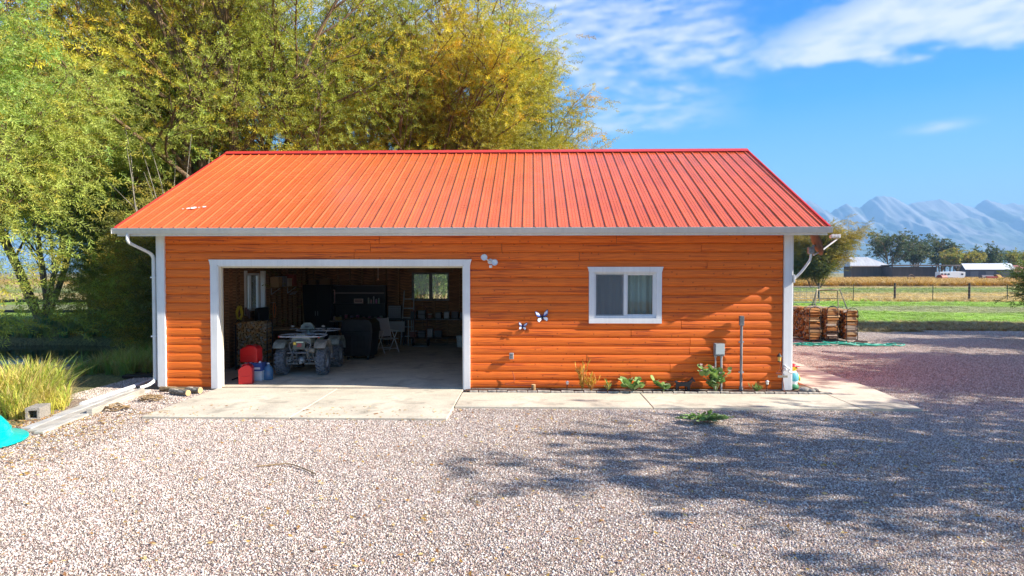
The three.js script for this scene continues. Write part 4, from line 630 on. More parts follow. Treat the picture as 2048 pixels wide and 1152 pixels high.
{
  const t = thing('folding_chair', 'white mesh folding chair standing open on the garage floor', 'chair', [-4.22, FLOOR, -5.9], 0.75);
  const tubeM = mat(0.82, 0.82, 0.82, 0.4), cloth = mat(0.56, 0.56, 0.62, 0.8);
  for (const s of [-1, 1]) { mesh('front_leg', bar([s * 0.24, 0, 0.26], [s * 0.24, 0.62, -0.14], 0.013), tubeM, t); mesh('rear_leg', bar([s * 0.22, 0, -0.26], [s * 0.22, 0.62, 0.18], 0.013), tubeM, t); mesh('arm_rest', box(0.04, 0.025, 0.46, s * 0.25, 0.635, 0.0, 0.01), tubeM, t); mesh('back_post', bar([s * 0.22, 0.38, -0.14], [s * 0.22, 1.0, -0.34], 0.013), tubeM, t); }
  mesh('stretcher', bar([-0.24, 0.12, 0.185], [0.24, 0.12, 0.185], 0.01), tubeM, t); mesh('stretcher', bar([-0.22, 0.12, -0.17], [0.22, 0.12, -0.17], 0.01), tubeM, t);
  mesh('seat', box(0.44, 0.018, 0.42, 0, 0.41, 0.04, 0.006), cloth, t); const b = box(0.44, 0.56, 0.016, 0, 0, 0, 0.006); b.rotateX(-0.31); b.translate(0, 0.72, -0.25); mesh('backrest', b, cloth, t);
}
{
  const bk = mat(0.02, 0.018, 0.018, 0.45);
  const c = thing('storage_cabinet', 'tall black storage cabinet against the rear garage wall', 'cabinet', [-6.93, FLOOR, -7.95]);
  mesh('carcass', box(0.92, 1.95, 0.45, 0, 0.975, 0, 0.006), bk, c); for (const s of [-1, 1]) { const d = mesh('door', box(0.44, 1.85, 0.02, s * 0.225, 0.98, 0.236, 0.004), bk, c); mesh('handle', bar([s * 0.04, 0.95, 0.26], [s * 0.04, 1.1, 0.26], 0.008), M.steel, d); }
  for (const [x, w, h, k] of [[-6.7, 0.34, 0.2, 0], [-7.1, 0.26, 0.14, 1]]) { const b = thing('cardboard_box', ['brown carton on top of the black cabinet', 'smaller dusty carton on top of the black cabinet'][k], 'box', [x, FLOOR + 1.952, -7.95]); mesh('carton', box(w, h, 0.3, 0, h / 2, 0, 0.006), mat(0.26, 0.16, 0.09, 0.9), b); mesh('flap', box(w * 0.5, 0.008, 0.31, 0.02, h + 0.005, 0), mat(0.30, 0.19, 0.10, 0.9), b); }
  const t = thing('work_bench', 'long workbench with dark shelved hutch against the rear wall', 'workbench', [-5.6, FLOOR, -7.95]);
  mesh('bench_top', box(1.75, 0.05, 0.62, 0, 0.78, 0.06, 0.006), mat(0.22, 0.18, 0.16, 0.5), t); for (const x of [-0.8, 0.8]) for (const z of [-0.18, 0.3]) mesh('leg', box(0.07, 0.75, 0.07, x, 0.377, z), bk, t); mesh('lower_shelf', box(1.6, 0.03, 0.5, 0, 0.25, 0.06), darkWood, t);
  mesh('hutch_back', box(1.72, 1.12, 0.02, 0, 1.37, -0.2), bk, t); for (const x of [-0.85, 0.85]) mesh('hutch_side', box(0.03, 1.12, 0.26, x, 1.37, -0.07), bk, t); for (const y of [1.92, 1.66, 1.32]) mesh('hutch_shelf', box(1.67, 0.03, 0.25, 0, y, -0.07), y > 1.9 ? mat(0.14, 0.11, 0.10, 0.5) : bk, t); mesh('shelf_edge', box(1.67, 0.05, 0.012, 0, 1.68, 0.062), mat(0.25, 0.2, 0.19, 0.5), t);
  const pl = thing('license_plate', 'pale pink licence plate propped on the hutch shelf', 'sign', [-5.62, FLOOR + 1.337, -7.93]); { const cc = document.createElement('canvas'); cc.width = 128; cc.height = 64; const x = cc.getContext('2d'); x.fillStyle = '#d8bcb4'; x.fillRect(0, 0, 128, 64); x.fillStyle = '#6a3c3c'; for (let k = 0; k < 6; k++) x.fillRect(14 + k * 17, 20, 11, 26); x.fillStyle = '#b08a84'; x.fillRect(20, 6, 88, 7); const ct = new THREE.CanvasTexture(cc); ct.colorSpace = THREE.SRGBColorSpace; mesh('plate', box(0.31, 0.16, 0.004, 0, 0.08, 0), mat(0.5, 0.45, 0.42, 0.5), pl); const f = mesh('plate_print', new THREE.PlaneGeometry(0.3, 0.15), new THREE.MeshStandardMaterial({ map: ct, roughness: 0.5 }), pl); f.position.set(0, 0.08, 0.005); }
  const r = rng(50);
  for (let k = 0; k < 5; k++) { const h = 0.1 + r() * 0.12, b = thing('spray_can', 'spray can standing on the hutch shelf', 'can', [-5.3 + k * 0.085, FLOOR + 1.336, -7.96], 0, 'spray cans on the hutch'); mesh('can', cyl(0.03, 0.03, h, 0, h / 2, 0, 12), mat(0.3 + r() * 0.4, 0.3 + r() * 0.35, 0.35 + r() * 0.3, 0.35), b); mesh('nozzle', cyl(0.012, 0.02, 0.03, 0, h + 0.015, 0, 8), mat(0.7, 0.7, 0.7, 0.5), b); }
  const lamp = thing('fluorescent_tube', 'pinkish unlit tube lamp fixed upright on the hutch side', 'lamp', [-6.35, FLOOR + 1.36, -7.75]); mesh('tube', merge([bar([0, 0, 0], [0, 0.42, 0], 0.016), bar([0, 0, 0], [-0.05, 0, 0], 0.012), bar([0, 0.42, 0], [-0.05, 0.42, 0], 0.012)]), mat(0.8, 0.55, 0.52, 0.4), lamp); mesh('lamp_back', box(0.02, 0.46, 0.03, -0.06, 0.21, 0), bk, lamp);
  const items = [['paint_can', 'paint can standing on the workbench top', 'can', 9], ['tool_box', 'small tool box lying on the workbench', 'box', 5]];
  for (const [n, l, cat, cnt] of items) for (let k = 0; k < cnt; k++) { const x = -6.35 + (k + (n === 'tool_box' ? 0.5 : 0)) * (n === 'paint_can' ? 0.19 : 0.33), b = thing(n, l, cat, [x, FLOOR + 0.806, -7.72 + (n === 'tool_box' ? 0.12 : 0)], r() * 2, n === 'paint_can' ? 'paint cans on the workbench' : 'tool boxes on the workbench'), h = 0.08 + r() * 0.1, cm = mat(0.15 + r() * 0.4, 0.12 + r() * 0.25, 0.12 + r() * 0.25, 0.5); if (n === 'paint_can') { mesh('can', cyl(0.05, 0.05, h, 0, h / 2, 0, 14), cm, b); mesh('lid', cyl(0.046, 0.046, 0.006, 0, h + 0.002, 0, 14), M.steel, b); } else { mesh('case', box(0.2, h * 0.7, 0.12, 0, h * 0.35, 0, 0.01), cm, b); mesh('grip', tube([[-0.05, h * 0.7, 0], [-0.04, h * 0.7 + 0.04, 0], [0.04, h * 0.7 + 0.04, 0], [0.05, h * 0.7, 0]], 0.008, 12, 6), M.black, b); } }
}
{
  const t = thing('parts_organizer', 'stand of small parts drawers beside the workbench', 'drawer unit', [-4.38, FLOOR, -7.95]), bk = mat(0.03, 0.03, 0.035, 0.5), dm = mat(0.32, 0.32, 0.36, 0.35);
  mesh('stand', merge([box(0.62, 0.04, 0.45, 0, 0.82, 0.03), box(0.05, 0.82, 0.05, -0.27, 0.41, 0.2), box(0.05, 0.82, 0.05, 0.27, 0.41, 0.2), box(0.05, 0.82, 0.05, -0.27, 0.41, -0.15), box(0.05, 0.82, 0.05, 0.27, 0.41, -0.15)]), bk, t); mesh('stand_panel', box(0.5, 0.34, 0.02, 0.06, 0.6, 0.22), mat(0.5, 0.5, 0.52, 0.4), t);
  mesh('cabinet', box(0.42, 0.42, 0.16, -0.05, 1.06, -0.05), bk, t);
  for (let j = 0; j < 6; j++) for (let i = 0; i < 6; i++) { const d = mesh('drawer', box(0.06, 0.055, 0.02, -0.225 + i * 0.069, 0.89 + j * 0.068, 0.036, 0.004), dm, t); mesh('pull', box(0.02, 0.008, 0.012, -0.225 + i * 0.069, 0.875 + j * 0.068, 0.05), bk, d); }
}
{
  const t = thing('rear_table', 'long dark steel table below the rear garage window', 'table', [-2.95, FLOOR, -7.9]);
  mesh('table_top', box(2.1, 0.035, 0.65, 0, 0.84, 0, 0.005), mat(0.10, 0.09, 0.09, 0.4), t); for (const x of [-0.98, 0.98]) for (const z of [-0.27, 0.27]) mesh('leg', bar([x, 0, z], [x, 0.83, z], 0.02), M.steel, t); mesh('shelf', box(2.0, 0.03, 0.55, 0, 0.24, 0), darkWood, t);
  const r = rng(61), cols = [[0.05, 0.05, 0.06], [0.2, 0.2, 0.22], [0.28, 0.1, 0.07], [0.12, 0.12, 0.13], [0.4, 0.4, 0.42]];
  for (let k = 0; k < 11; k++) { const w = 0.1 + r() * 0.14, h = 0.1 + r() * 0.2, b = thing('parts_bin', k < 7 ? 'parts bin standing on the dark rear table' : 'bin stored on the shelf beneath the rear table', 'bin', [-3.8 + (k % 7) * 0.27, FLOOR + (k < 7 ? 0.86 : 0.257), -7.95 + (k < 7 ? 0.05 : 0.1)], 0, k < 7 ? 'bins on the rear table' : 'bins under the rear table'); mesh('bin_body', box(w, h, 0.2, 0, h / 2, 0, 0.012), mat(...cols[k % 5], 0.5), b); mesh('bin_lip', box(w + 0.012, 0.02, 0.212, 0, h, 0, 0.004), mat(...cols[(k + 2) % 5], 0.5), b); }
  const h = thing('hand_truck', 'dark hand truck with arched handle against the rear wall', 'hand truck', [-3.5, FLOOR, -7.42]);
  mesh('frame', tube([[-0.2, 0.1, 0], [-0.2, 0.9, -0.06], [-0.17, 1.2, -0.08], [0, 1.3, -0.09], [0.17, 1.2, -0.08], [0.2, 0.9, -0.06], [0.2, 0.1, 0]], 0.016, 50, 8), mat(0.16, 0.05, 0.03, 0.5), h); mesh('toe_plate', box(0.42, 0.012, 0.2, 0, 0.02, 0.1), M.steel, h); for (const x of [-0.24, 0.24]) mesh('wheel', new THREE.TorusGeometry(0.09, 0.035, 10, 20).rotateY(Math.PI / 2).translate(x, 0.125, -0.04), M.black, h); mesh('crossbar', merge([0.4, 0.75, 1.02].map((y) => bar([-0.19, y, -0.04], [0.19, y, -0.04], 0.01))), M.black, h);
  const p = thing('pull_cord', 'white pull cord hanging from the garage ceiling', 'cord', [-4.1, 2.2, -4.3]); mesh('string', bar([0, 0.04, 0], [0, 0.85, 0], 0.006), mat(0.7, 0.6, 0.5, 0.8), p); mesh('knob', new THREE.SphereGeometry(0.022, 10, 8).translate(0, 0.02, 0), mat(0.75, 0.35, 0.2, 0.6), p);
  for (let k = 0; k < 2; k++) { const c = thing('curtain', ['pale green curtain behind the plain window pane', 'pale curtain behind the screened window pane'][k], 'curtain', [k ? WX0 + 0.30 : WX1 - 0.34, WY0 - 0.1, -0.30]); const g = new THREE.PlaneGeometry(0.62, 1.15, 60, 1), pp = g.attributes.position; for (let i = 0; i < pp.count; i++) pp.setZ(i, 0.03 * Math.sin(pp.getX(i) * 42 + k) + 0.015 * Math.sin(pp.getX(i) * 17)); g.translate(0, 0.57, 0); g.computeVertexNormals(); mesh('cloth', boxUV(g), phys(0.28, 0.42, 0.38, 0.95, { transmission: 0.3, thickness: 0, side: THREE.DoubleSide }), c); if (!k) mesh('curtain_rod', bar([-1.05, 1.16, 0], [0.42, 1.16, 0], 0.012), M.steel, c); }
}
// more workshop clutter along the walls
{
  const sh = thing('wall_shelf', 'plank shelf with dusty cartons high on the inner garage wall', 'shelf', [-7.16, 1.98, -5.6]);
  mesh('board', box(0.3, 0.03, 1.6, 0, 0, 0, 0.004), wood, sh); for (const z of [-0.6, 0.6]) mesh('bracket', merge([bar([-0.14, -0.2, z], [0.12, -0.015, z], 0.012), bar([-0.14, -0.2, z], [-0.14, -0.01, z], 0.012)]), M.steel, sh);
  const r = rng(95), cm = [[0.42, 0.27, 0.14], [0.20, 0.20, 0.24], [0.50, 0.44, 0.36], [0.34, 0.08, 0.06]];
  ['brown carton on the wall shelf, next to the window', 'dark grey case on the wall shelf', 'pale carton on the wall shelf', 'dull red case on the wall shelf'].forEach((l, k) => { const h = 0.16 + r() * 0.16, b = thing('shelf_case', l, 'box', [-7.16, 1.996, -5.0 - k * 0.37]); mesh('case', box(0.24, h, 0.28, 0, h / 2, 0, 0.01), mat(...cm[k], 0.8), b); mesh('lid', box(0.25, 0.03, 0.29, 0, h + 0.012, 0, 0.006), mat(...cm[k], 0.7), b); });
  const c = thing('cord_loop', 'orange extension cord looped on a nail above the low bench', 'cord', [-7.2, 1.55, -4.9]), pts = []; for (let k = 0; k <= 60; k++) { const a = k / 60 * 25; pts.push([0.02 + 0.002 * (k % 9), -0.2 + Math.sin(a) * (0.2 + 0.02 * Math.sin(k)), Math.cos(a) * 0.09]); } mesh('cord', tube(pts, 0.007, 240, 5), mat(0.65, 0.18, 0.03, 0.6), c); mesh('nail', bar([-0.08, 0.0, 0], [0.06, 0.01, 0], 0.006), M.steel, c);
  const l2 = thing('step_ladder', 'aluminium step ladder leaning near the rear table', 'ladder', [-4.0, FLOOR, -8.0]); for (const x of [-0.2, 0.2]) mesh('rail', bar([x, 0, 0.25], [x * 0.8, 1.75, -0.15], 0.02), M.galv, l2); for (let k = 0; k < 5; k++) mesh('step', box(0.38 - k * 0.015, 0.025, 0.08, 0, 0.28 + k * 0.3, 0.19 - k * 0.068), M.galv, l2);
  const bk = thing('plastic_bucket', 'white plastic bucket under the rear table edge', 'bucket', [-2.2, FLOOR, -7.3]); mesh('pail', lathe([[0, 0.004], [0.12, 0.004], [0.145, 0.34], [0.152, 0.345], [0.138, 0.34], [0.115, 0.015], [0, 0.012]], 24), mat(0.75, 0.74, 0.72, 0.5), bk); mesh('bail', tube([[-0.15, 0.33, 0], [-0.1, 0.2, 0.14], [0, 0.17, 0.16], [0.1, 0.2, 0.14], [0.15, 0.33, 0]], 0.004, 20, 5), M.steel, bk);
}
// litter of straw and leaves just inside the threshold
{
  const r = rng(91), g = [], m = new THREE.Matrix4(); for (let k = 0; k < 160; k++) { const b = new THREE.PlaneGeometry(0.012 + r() * 0.05, 0.008); b.rotateX(-Math.PI / 2 + (r() - 0.5) * 0.5); b.rotateY(r() * 6); b.translate(-5.9 + r() * 1.5 + (r() - 0.5) * 0.6, FLOOR + 0.006 + r() * 0.008, -0.95 - r() * 0.7); g.push(b); }
  tag(mesh('straw_litter', merge(g), mat(0.50, 0.42, 0.22, 0.9)), 'scattered straw bits on the floor under the quad bike', 'litter', null, 'stuff');
}
// ---------------------------------------------------------------- firewood, hose and frames behind the garage on the right
woodRack([9.70, 0.0, -9.25], 0, 1.7, 1.22, 'hoop rack of firewood at the garage end of the row', 101, false);
woodRack([10.30, 0.0, -9.28], 0, 1.5, 1.22, 'middle hoop rack of split firewood in the row', 102, false);
woodRack([10.98, 0.0, -9.3], 0, 1.4, 1.17, 'hoop rack of firewood at the lawn end of the row', 103, false);
{
  const t = thing('firewood_heap', 'loose firewood piled behind the three hoop racks', 'firewood', [10.3, 0, -11.5]), r = rng(104);
  for (let k = 0; k < 60; k++) { const m = mesh('split_log', splitGeo[k % 6], splitMats[Math.floor(r() * 6)], t); m.position.set((r() - 0.5) * 3.2, 0.05 + r() * r() * 0.9, (r() - 0.5) * 0.9); m.rotation.set(r() * 0.4, r() * 6, r() * 6); m.scale.setScalar(1.2); }
  const f = thing('fallen_log', 'split log lying on the gravel by the last rack', 'log', [11.1, 0.05, -8.9]); const m = mesh('log', splitGeo[2], splitMats[5], f); m.rotation.y = 0.6; m.scale.setScalar(1.3); mesh('bark_strip', box(0.08, 0.01, 0.4, 0.02, 0.06, 0).rotateY(0.6), splitMats[3], f);
}
{
  const t = thing('garden_hose', 'green garden hose lying in loops in front of the firewood', 'hose', [10.2, 0.02, -8.3]), r = rng(105), pts = [];
  for (let k = 0; k <= 70; k++) { const f = k / 70; pts.push([-1.6 + f * 3.4 + Math.sin(k * 1.15) * 0.32, 0.02 + 0.02 * (k % 3) + (k > 20 && k < 34 ? 0.06 : 0), Math.cos(k * 1.15) * 0.26 * (0.5 + r() * 0.6)]); }
  mesh('hose', tube(pts, 0.018, 500, 7), mat(0.02, 0.34, 0.24, 0.42), t); mesh('coupling', cyl(0.024, 0.024, 0.06, 1.85, 0.03, 0.05, 10, 'x'), M.steel, t);
}
{
  const t = thing('pipe_trestle', 'tan pipe trestle frame standing behind the firewood racks', 'frame', [13.9, 0, -17.5]), pm = mat(0.64, 0.52, 0.32, 0.5);
  mesh('end_frame', tube([[-0.9, 0, 0.45], [-0.55, 1.5, 0.12], [-0.5, 1.6, 0.05], [0.5, 1.6, 0.05], [0.55, 1.5, 0.12], [0.95, 0, 0.45]], 0.03, 60, 8), pm, t); mesh('end_frame', tube([[-0.7, 0, -0.5], [-0.5, 1.45, -0.08], [-0.42, 1.56, -0.03], [0.42, 1.56, -0.03], [0.5, 1.45, -0.08], [0.8, 0, -0.5]], 0.03, 60, 8), pm, t);
  for (const y of [0.8, 1.2]) mesh('cross_bar', bar([-0.6, y, 0.2], [0.65, y, 0.2], 0.02), pm, t);
  const g = thing('cattle_panel', 'grey wire cattle panel standing behind the pipe trestle', 'panel', [20.6, 0, -36]), gm = mat(0.28, 0.28, 0.28, 0.5);
  mesh('panel_frame', merge([bar([-1.2, 0.1, 0], [-1.2, 1.3, 0], 0.03), bar([1.2, 0.1, 0], [1.2, 1.3, 0], 0.03), bar([-1.2, 1.3, 0], [1.2, 1.3, 0], 0.03), bar([-1.2, 0.15, 0], [1.2, 0.15, 0], 0.03)]), gm, g); for (let k = 0; k < 3; k++) mesh('rail', bar([-1.2, 0.42 + k * 0.28, 0], [1.2, 0.42 + k * 0.28, 0], 0.018), gm, g); for (let k = 0; k < 4; k++) mesh('upright', bar([-0.72 + k * 0.48, 0.15, 0], [-0.72 + k * 0.48, 1.3, 0], 0.014), gm, g);
}
// field fence: posts, then wires between them
{
  const Z = -42.3, d = CAM.z - Z, X = (px) => Math.tan(Math.atan((px - 1024) / FPX) - 0.029) * d, wm = mat(0.075, 0.06, 0.05, 0.9), sm = mat(0.05, 0.08, 0.06, 0.6);
  const t = thing('field_fence', 'wire field fence on wood and steel posts behind the lawn', 'fence', [0, 0, Z]);
  for (const px of [1340, 1490, 1638, 1790, 1939, 2090, 2240]) mesh('wood_post', cyl(0.085, 0.095, 1.5, X(px), 0.75, 0, 10), wm, t);
  for (const px of [1415, 1565, 1707, 1866, 2015, 2165]) mesh('steel_post', merge([box(0.05, 1.4, 0.03, X(px), 0.7, 0), box(0.015, 1.4, 0.05, X(px), 0.7, 0.03)]), sm, t);
  for (let k = 0; k < 4; k++) mesh('wire', bar([X(1340), 0.35 + k * 0.3, 0.08], [X(2240), 0.35 + k * 0.3, 0.08], 0.008, 5), M.steel, t);
}
// ---------------------------------------------------------------- yard things to the left of the apron
{
  const wp = [mat(0.80, 0.75, 0.66, 0.8, { map: rep(T.grain, 0.5, 2) }), mat(0.72, 0.66, 0.56, 0.85, { map: rep(T.grain, 0.5, 2) }), mat(0.78, 0.76, 0.72, 0.7, { map: rep(T.grain, 0.5, 2) })];
  const L = [[-7.26, 3.6, -7.70, 0.2, 0.13, 0.04, 0, 'bare grey plank lying nearest the concrete apron'], [-7.42, 3.5, -7.86, 0.6, 0.17, 0.035, 1, 'widest weathered plank on the gravel beside the grass'], [-7.61, 3.4, -8.03, 0.2, 0.14, 0.045, 2, 'white painted plank lying second from the grass'], [-7.82, 2.5, -8.17, 0.1, 0.12, 0.04, 0, 'short weathered plank lying against the tall grass'], [-7.34, 2.4, -7.62, 0.5, 0.09, 0.12, 1, 'narrow grey beam stacked on the planks']];
  for (const [xa, za, xb, zb, w, h, k, l] of L) { const len = Math.hypot(xa - xb, za - zb), m = mesh('weathered_plank', box(w, h, len, 0, 0, 0, 0.005), wp[k]); m.position.set((xa + xb) / 2, 0.012 + h / 2, (za + zb) / 2); m.rotation.y = Math.atan2(xa - xb, za - zb); tag(m, l, 'plank', 'planks lying on the gravel'); }
  tag(mesh('drain_pipe', bar([-7.98, 0.06, 1.7], [-8.24, 0.06, -1.1], 0.04, 14), mat(0.74, 0.75, 0.77, 0.4)), 'long white plastic pipe lying from planks to downspout', 'pipe');
  const b = thing('cinder_block', 'grey cinder block sitting at the edge of the tall grass', 'block', [-8.06, 0.005, 2.65], 0.3);
  const g = extrude(rectPts(-0.1, 0, 0.1, 0.2), 0.4, 0.004, [rectPts(-0.065, 0.035, 0.065, 0.165)]); g.translate(0, 0.004, -0.3); mesh('block', boxUV(g), mat(0.55, 0.50, 0.43, 0.95, { map: rep(T.fine, 3, 3), bumpMap: rep(T.fine, 3, 3), bumpScale: 0.004 }), b); mesh('end_web', box(0.13, 0.13, 0.03, 0, 0.104, -0.1), mat(0.5, 0.46, 0.4, 0.95), b);
  const tub = thing('turquoise_tub', 'bright turquoise plastic tub turned upside down on the gravel', 'tub', [-7.86, 0.0, 4.2]);
  const tm = phys(0.0, 0.50, 0.47, 0.28, { clearcoat: 0.3 });
  mesh('shell', lathe([[0, 0.40], [0.28, 0.395], [0.42, 0.36], [0.50, 0.26], [0.54, 0.14], [0.56, 0.11]], 48), tm, tub); mesh('rim', lathe([[0.55, 0.115], [0.72, 0.085], [0.735, 0.075], [0.735, 0.05], [0.70, 0.05], [0.55, 0.085]], 48), tm, tub); mesh('side_groove', new THREE.TorusGeometry(0.525, 0.012, 8, 48).rotateX(Math.PI / 2).translate(0, 0.2, 0), tm, tub);
  tub.rotation.z = -0.03;
  const bp = thing('black_pallet', 'black plastic pallet with round holes lying by the garage wall', 'pallet', [-8.85, 0.02, -1.75], 0.25);
  const pg = extrude(rectPts(-0.45, -0.32, 0.45, 0.32), 0.05, 0.008, [0, 1, 2].map((k) => Array.from({ length: 14 }, (_, i) => [-0.28 + k * 0.28 + Math.cos(-i / 14 * 6.283) * 0.08, Math.sin(-i / 14 * 6.283) * 0.08]))); pg.rotateX(-Math.PI / 2); mesh('deck', pg, M.blackPlastic, bp); for (const s of [-1, 1]) mesh('runner', box(0.88, 0.03, 0.08, 0, -0.012, s * 0.25), M.blackPlastic, bp);
  const lm = [mat(0.52, 0.36, 0.19, 0.85, { map: T.bark }), mat(0.70, 0.60, 0.44, 0.85, { map: T.bark })];
  for (const [x, z, len, ry, k, r, l] of [[-7.05, 0.25, 0.75, 1.45, 0, 0.055, 'barky log lying by the corner board'], [-6.85, 0.55, 0.5, 1.15, 1, 0.06, 'pale peeled log lying beside the apron'], [-6.66, 0.36, 0.3, 1.3, 1, 0.065, 'short pale log end next to the apron corner']]) { const t = thing('yard_log', l, 'log', [x, 0.01 + r, z], ry); mesh('trunk', cyl(r, r * 0.9, len, 0, 0, 0, 12, 'z'), lm[k], t); mesh('cut_end', cyl(r * 0.92, r * 0.92, 0.004, 0, 0, len / 2 + 0.002, 12, 'z'), mat(0.66, 0.40, 0.18, 0.9), t); }
  const vm = mat(0.30, 0.20, 0.10, 0.85);
  for (const [x, z, s, k] of [[-7.05, 1.15, 0.24, 0], [-7.2, 1.95, 0.27, 1]]) { const t = thing('vine_coil', ['tangled vine coil nearest the barky log', 'flat tangled vine coil beside the plank ends'][k], 'vines', [x, 0.02, z]), r = rng(110 + k), pts = []; for (let i = 0; i < 46; i++) { const a = i * 0.75, q = s * (0.4 + 0.6 * r()); pts.push([Math.cos(a) * q, 0.01 + r() * 0.09, Math.sin(a) * q * 0.7]); } mesh('vine', tube(pts, 0.008, 260, 5), vm, t); mesh('loose_end', tube([[s * 0.4, 0.02, 0], [s * 1.3, 0.05, 0.1], [s * 2.0, 0.015, 0.28]], 0.007, 16, 5), vm, t); }
  for (const [pts, l] of [[[[-3.35, 0.03, 5.1], [-3.0, 0.035, 5.0], [-2.75, 0.03, 5.16], [-2.52, 0.03, 5.38]], 'thin dark twig lying on the open gravel'], [[[-6.6, 0.03, 2.3], [-6.2, 0.05, 2.15], [-5.9, 0.03, 2.2]], 'thin twig lying beside the apron edge']]) tag(mesh('fallen_twig', tube(pts, 0.008, 20, 6), vm), l, 'twig');
  tag(mesh('pond_beam', box(3.2, 0.16, 0.22, 0, 0, 0, 0.02), mat(0.22, 0.26, 0.32, 0.8, { map: rep(T.grain, 0.5, 1) })), 'grey timber beam along the pond edge', 'beam').position.set(-12.9, 0.02, -2.75);
}
// rail fence beyond the pond on the left
{
  const t = thing('rail_fence', 'dark wooden rail fence beyond the pond and willows', 'fence', [-27, 0, -17]), m = mat(0.10, 0.085, 0.07, 0.9);
  for (let k = 0; k < 7; k++) mesh('post', cyl(0.08, 0.09, 1.3, -7 + k * 2.6, 0.62, 0, 8), m, t);
  for (const y of [0.55, 1.05]) mesh('rail', box(16.4, 0.13, 0.05, 0.8, y, 0.08), m, t);
}
// ---------------------------------------------------------------- trees and plants
function twigGeo(n, len, leafL, leafW, seed, open = 0.9) {
  const r = rng(seed), pos = [], up = V(0, 1, 0);
  for (let k = 0; k < n; k++) {
    const y = (k + 0.3) / n * len, a = k * 2.4 + r(), tilt = open * (0.5 + r() * 0.6), L = leafL * (0.7 + r() * 0.5), W = leafW * (0.8 + r() * 0.4);
    const d = V(Math.sin(tilt) * Math.cos(a), Math.cos(tilt), Math.sin(tilt) * Math.sin(a)), s = V().crossVectors(d, V(r() - 0.5, r() - 0.5, r() - 0.5)).normalize().multiplyScalar(W / 2);
    const b = V(0, y, 0), m = b.clone().addScaledVector(d, L * 0.45), t = b.clone().addScaledVector(d, L); t.y -= L * 0.25;
    const l = m.clone().add(s), q = m.clone().sub(s);
    pos.push(...b.toArray(), ...l.toArray(), ...t.toArray(), ...b.toArray(), ...t.toArray(), ...q.toArray());
  }
  const g = new THREE.BufferGeometry(); g.setAttribute('position', new THREE.Float32BufferAttribute(pos, 3)); g.computeVertexNormals(); return g;
}
const TW = { willow: twigGeo(26, 0.62, 0.135, 0.026, 1), broad: twigGeo(16, 0.5, 0.17, 0.11, 2, 1.2), juniper: twigGeo(34, 0.4, 0.07, 0.016, 3, 0.6) };
const foliage = phys(1, 1, 1, 0.85, { transmission: 0.5, thickness: 0, side: THREE.DoubleSide, specularIntensity: 0.8 });
function limb(pts, r0, r1, seg = 7) {
  const pos = [], idx = [], uv = []; let len = 0;
  for (let k = 0; k < pts.length; k++) {
    const d = (pts[Math.min(k + 1, pts.length - 1)].clone().sub(pts[Math.max(k - 1, 0)])).normalize(), s = V().crossVectors(d, Math.abs(d.y) < 0.9 ? V(0, 1, 0) : V(1, 0, 0)).normalize(), u = V().crossVectors(s, d), r = lerp(r0, r1, k / (pts.length - 1)); if (k) len += pts[k].distanceTo(pts[k - 1]);
    for (let i = 0; i <= seg; i++) { const a = i / seg * Math.PI * 2, p = pts[k].clone().addScaledVector(s, Math.cos(a) * r).addScaledVector(u, Math.sin(a) * r); pos.push(p.x, p.y, p.z); uv.push(i / seg, len); if (k < pts.length - 1 && i < seg) { const o = k * (seg + 1) + i; idx.push(o, o + 1, o + seg + 1, o + 1, o + seg + 2, o + seg + 1); } }
  }
  const g = new THREE.BufferGeometry(); g.setAttribute('position', new THREE.Float32BufferAttribute(pos, 3)); g.setAttribute('uv', new THREE.Float32BufferAttribute(uv, 2)); g.setIndex(idx); g.computeVertexNormals(); return g.toNonIndexed();
}
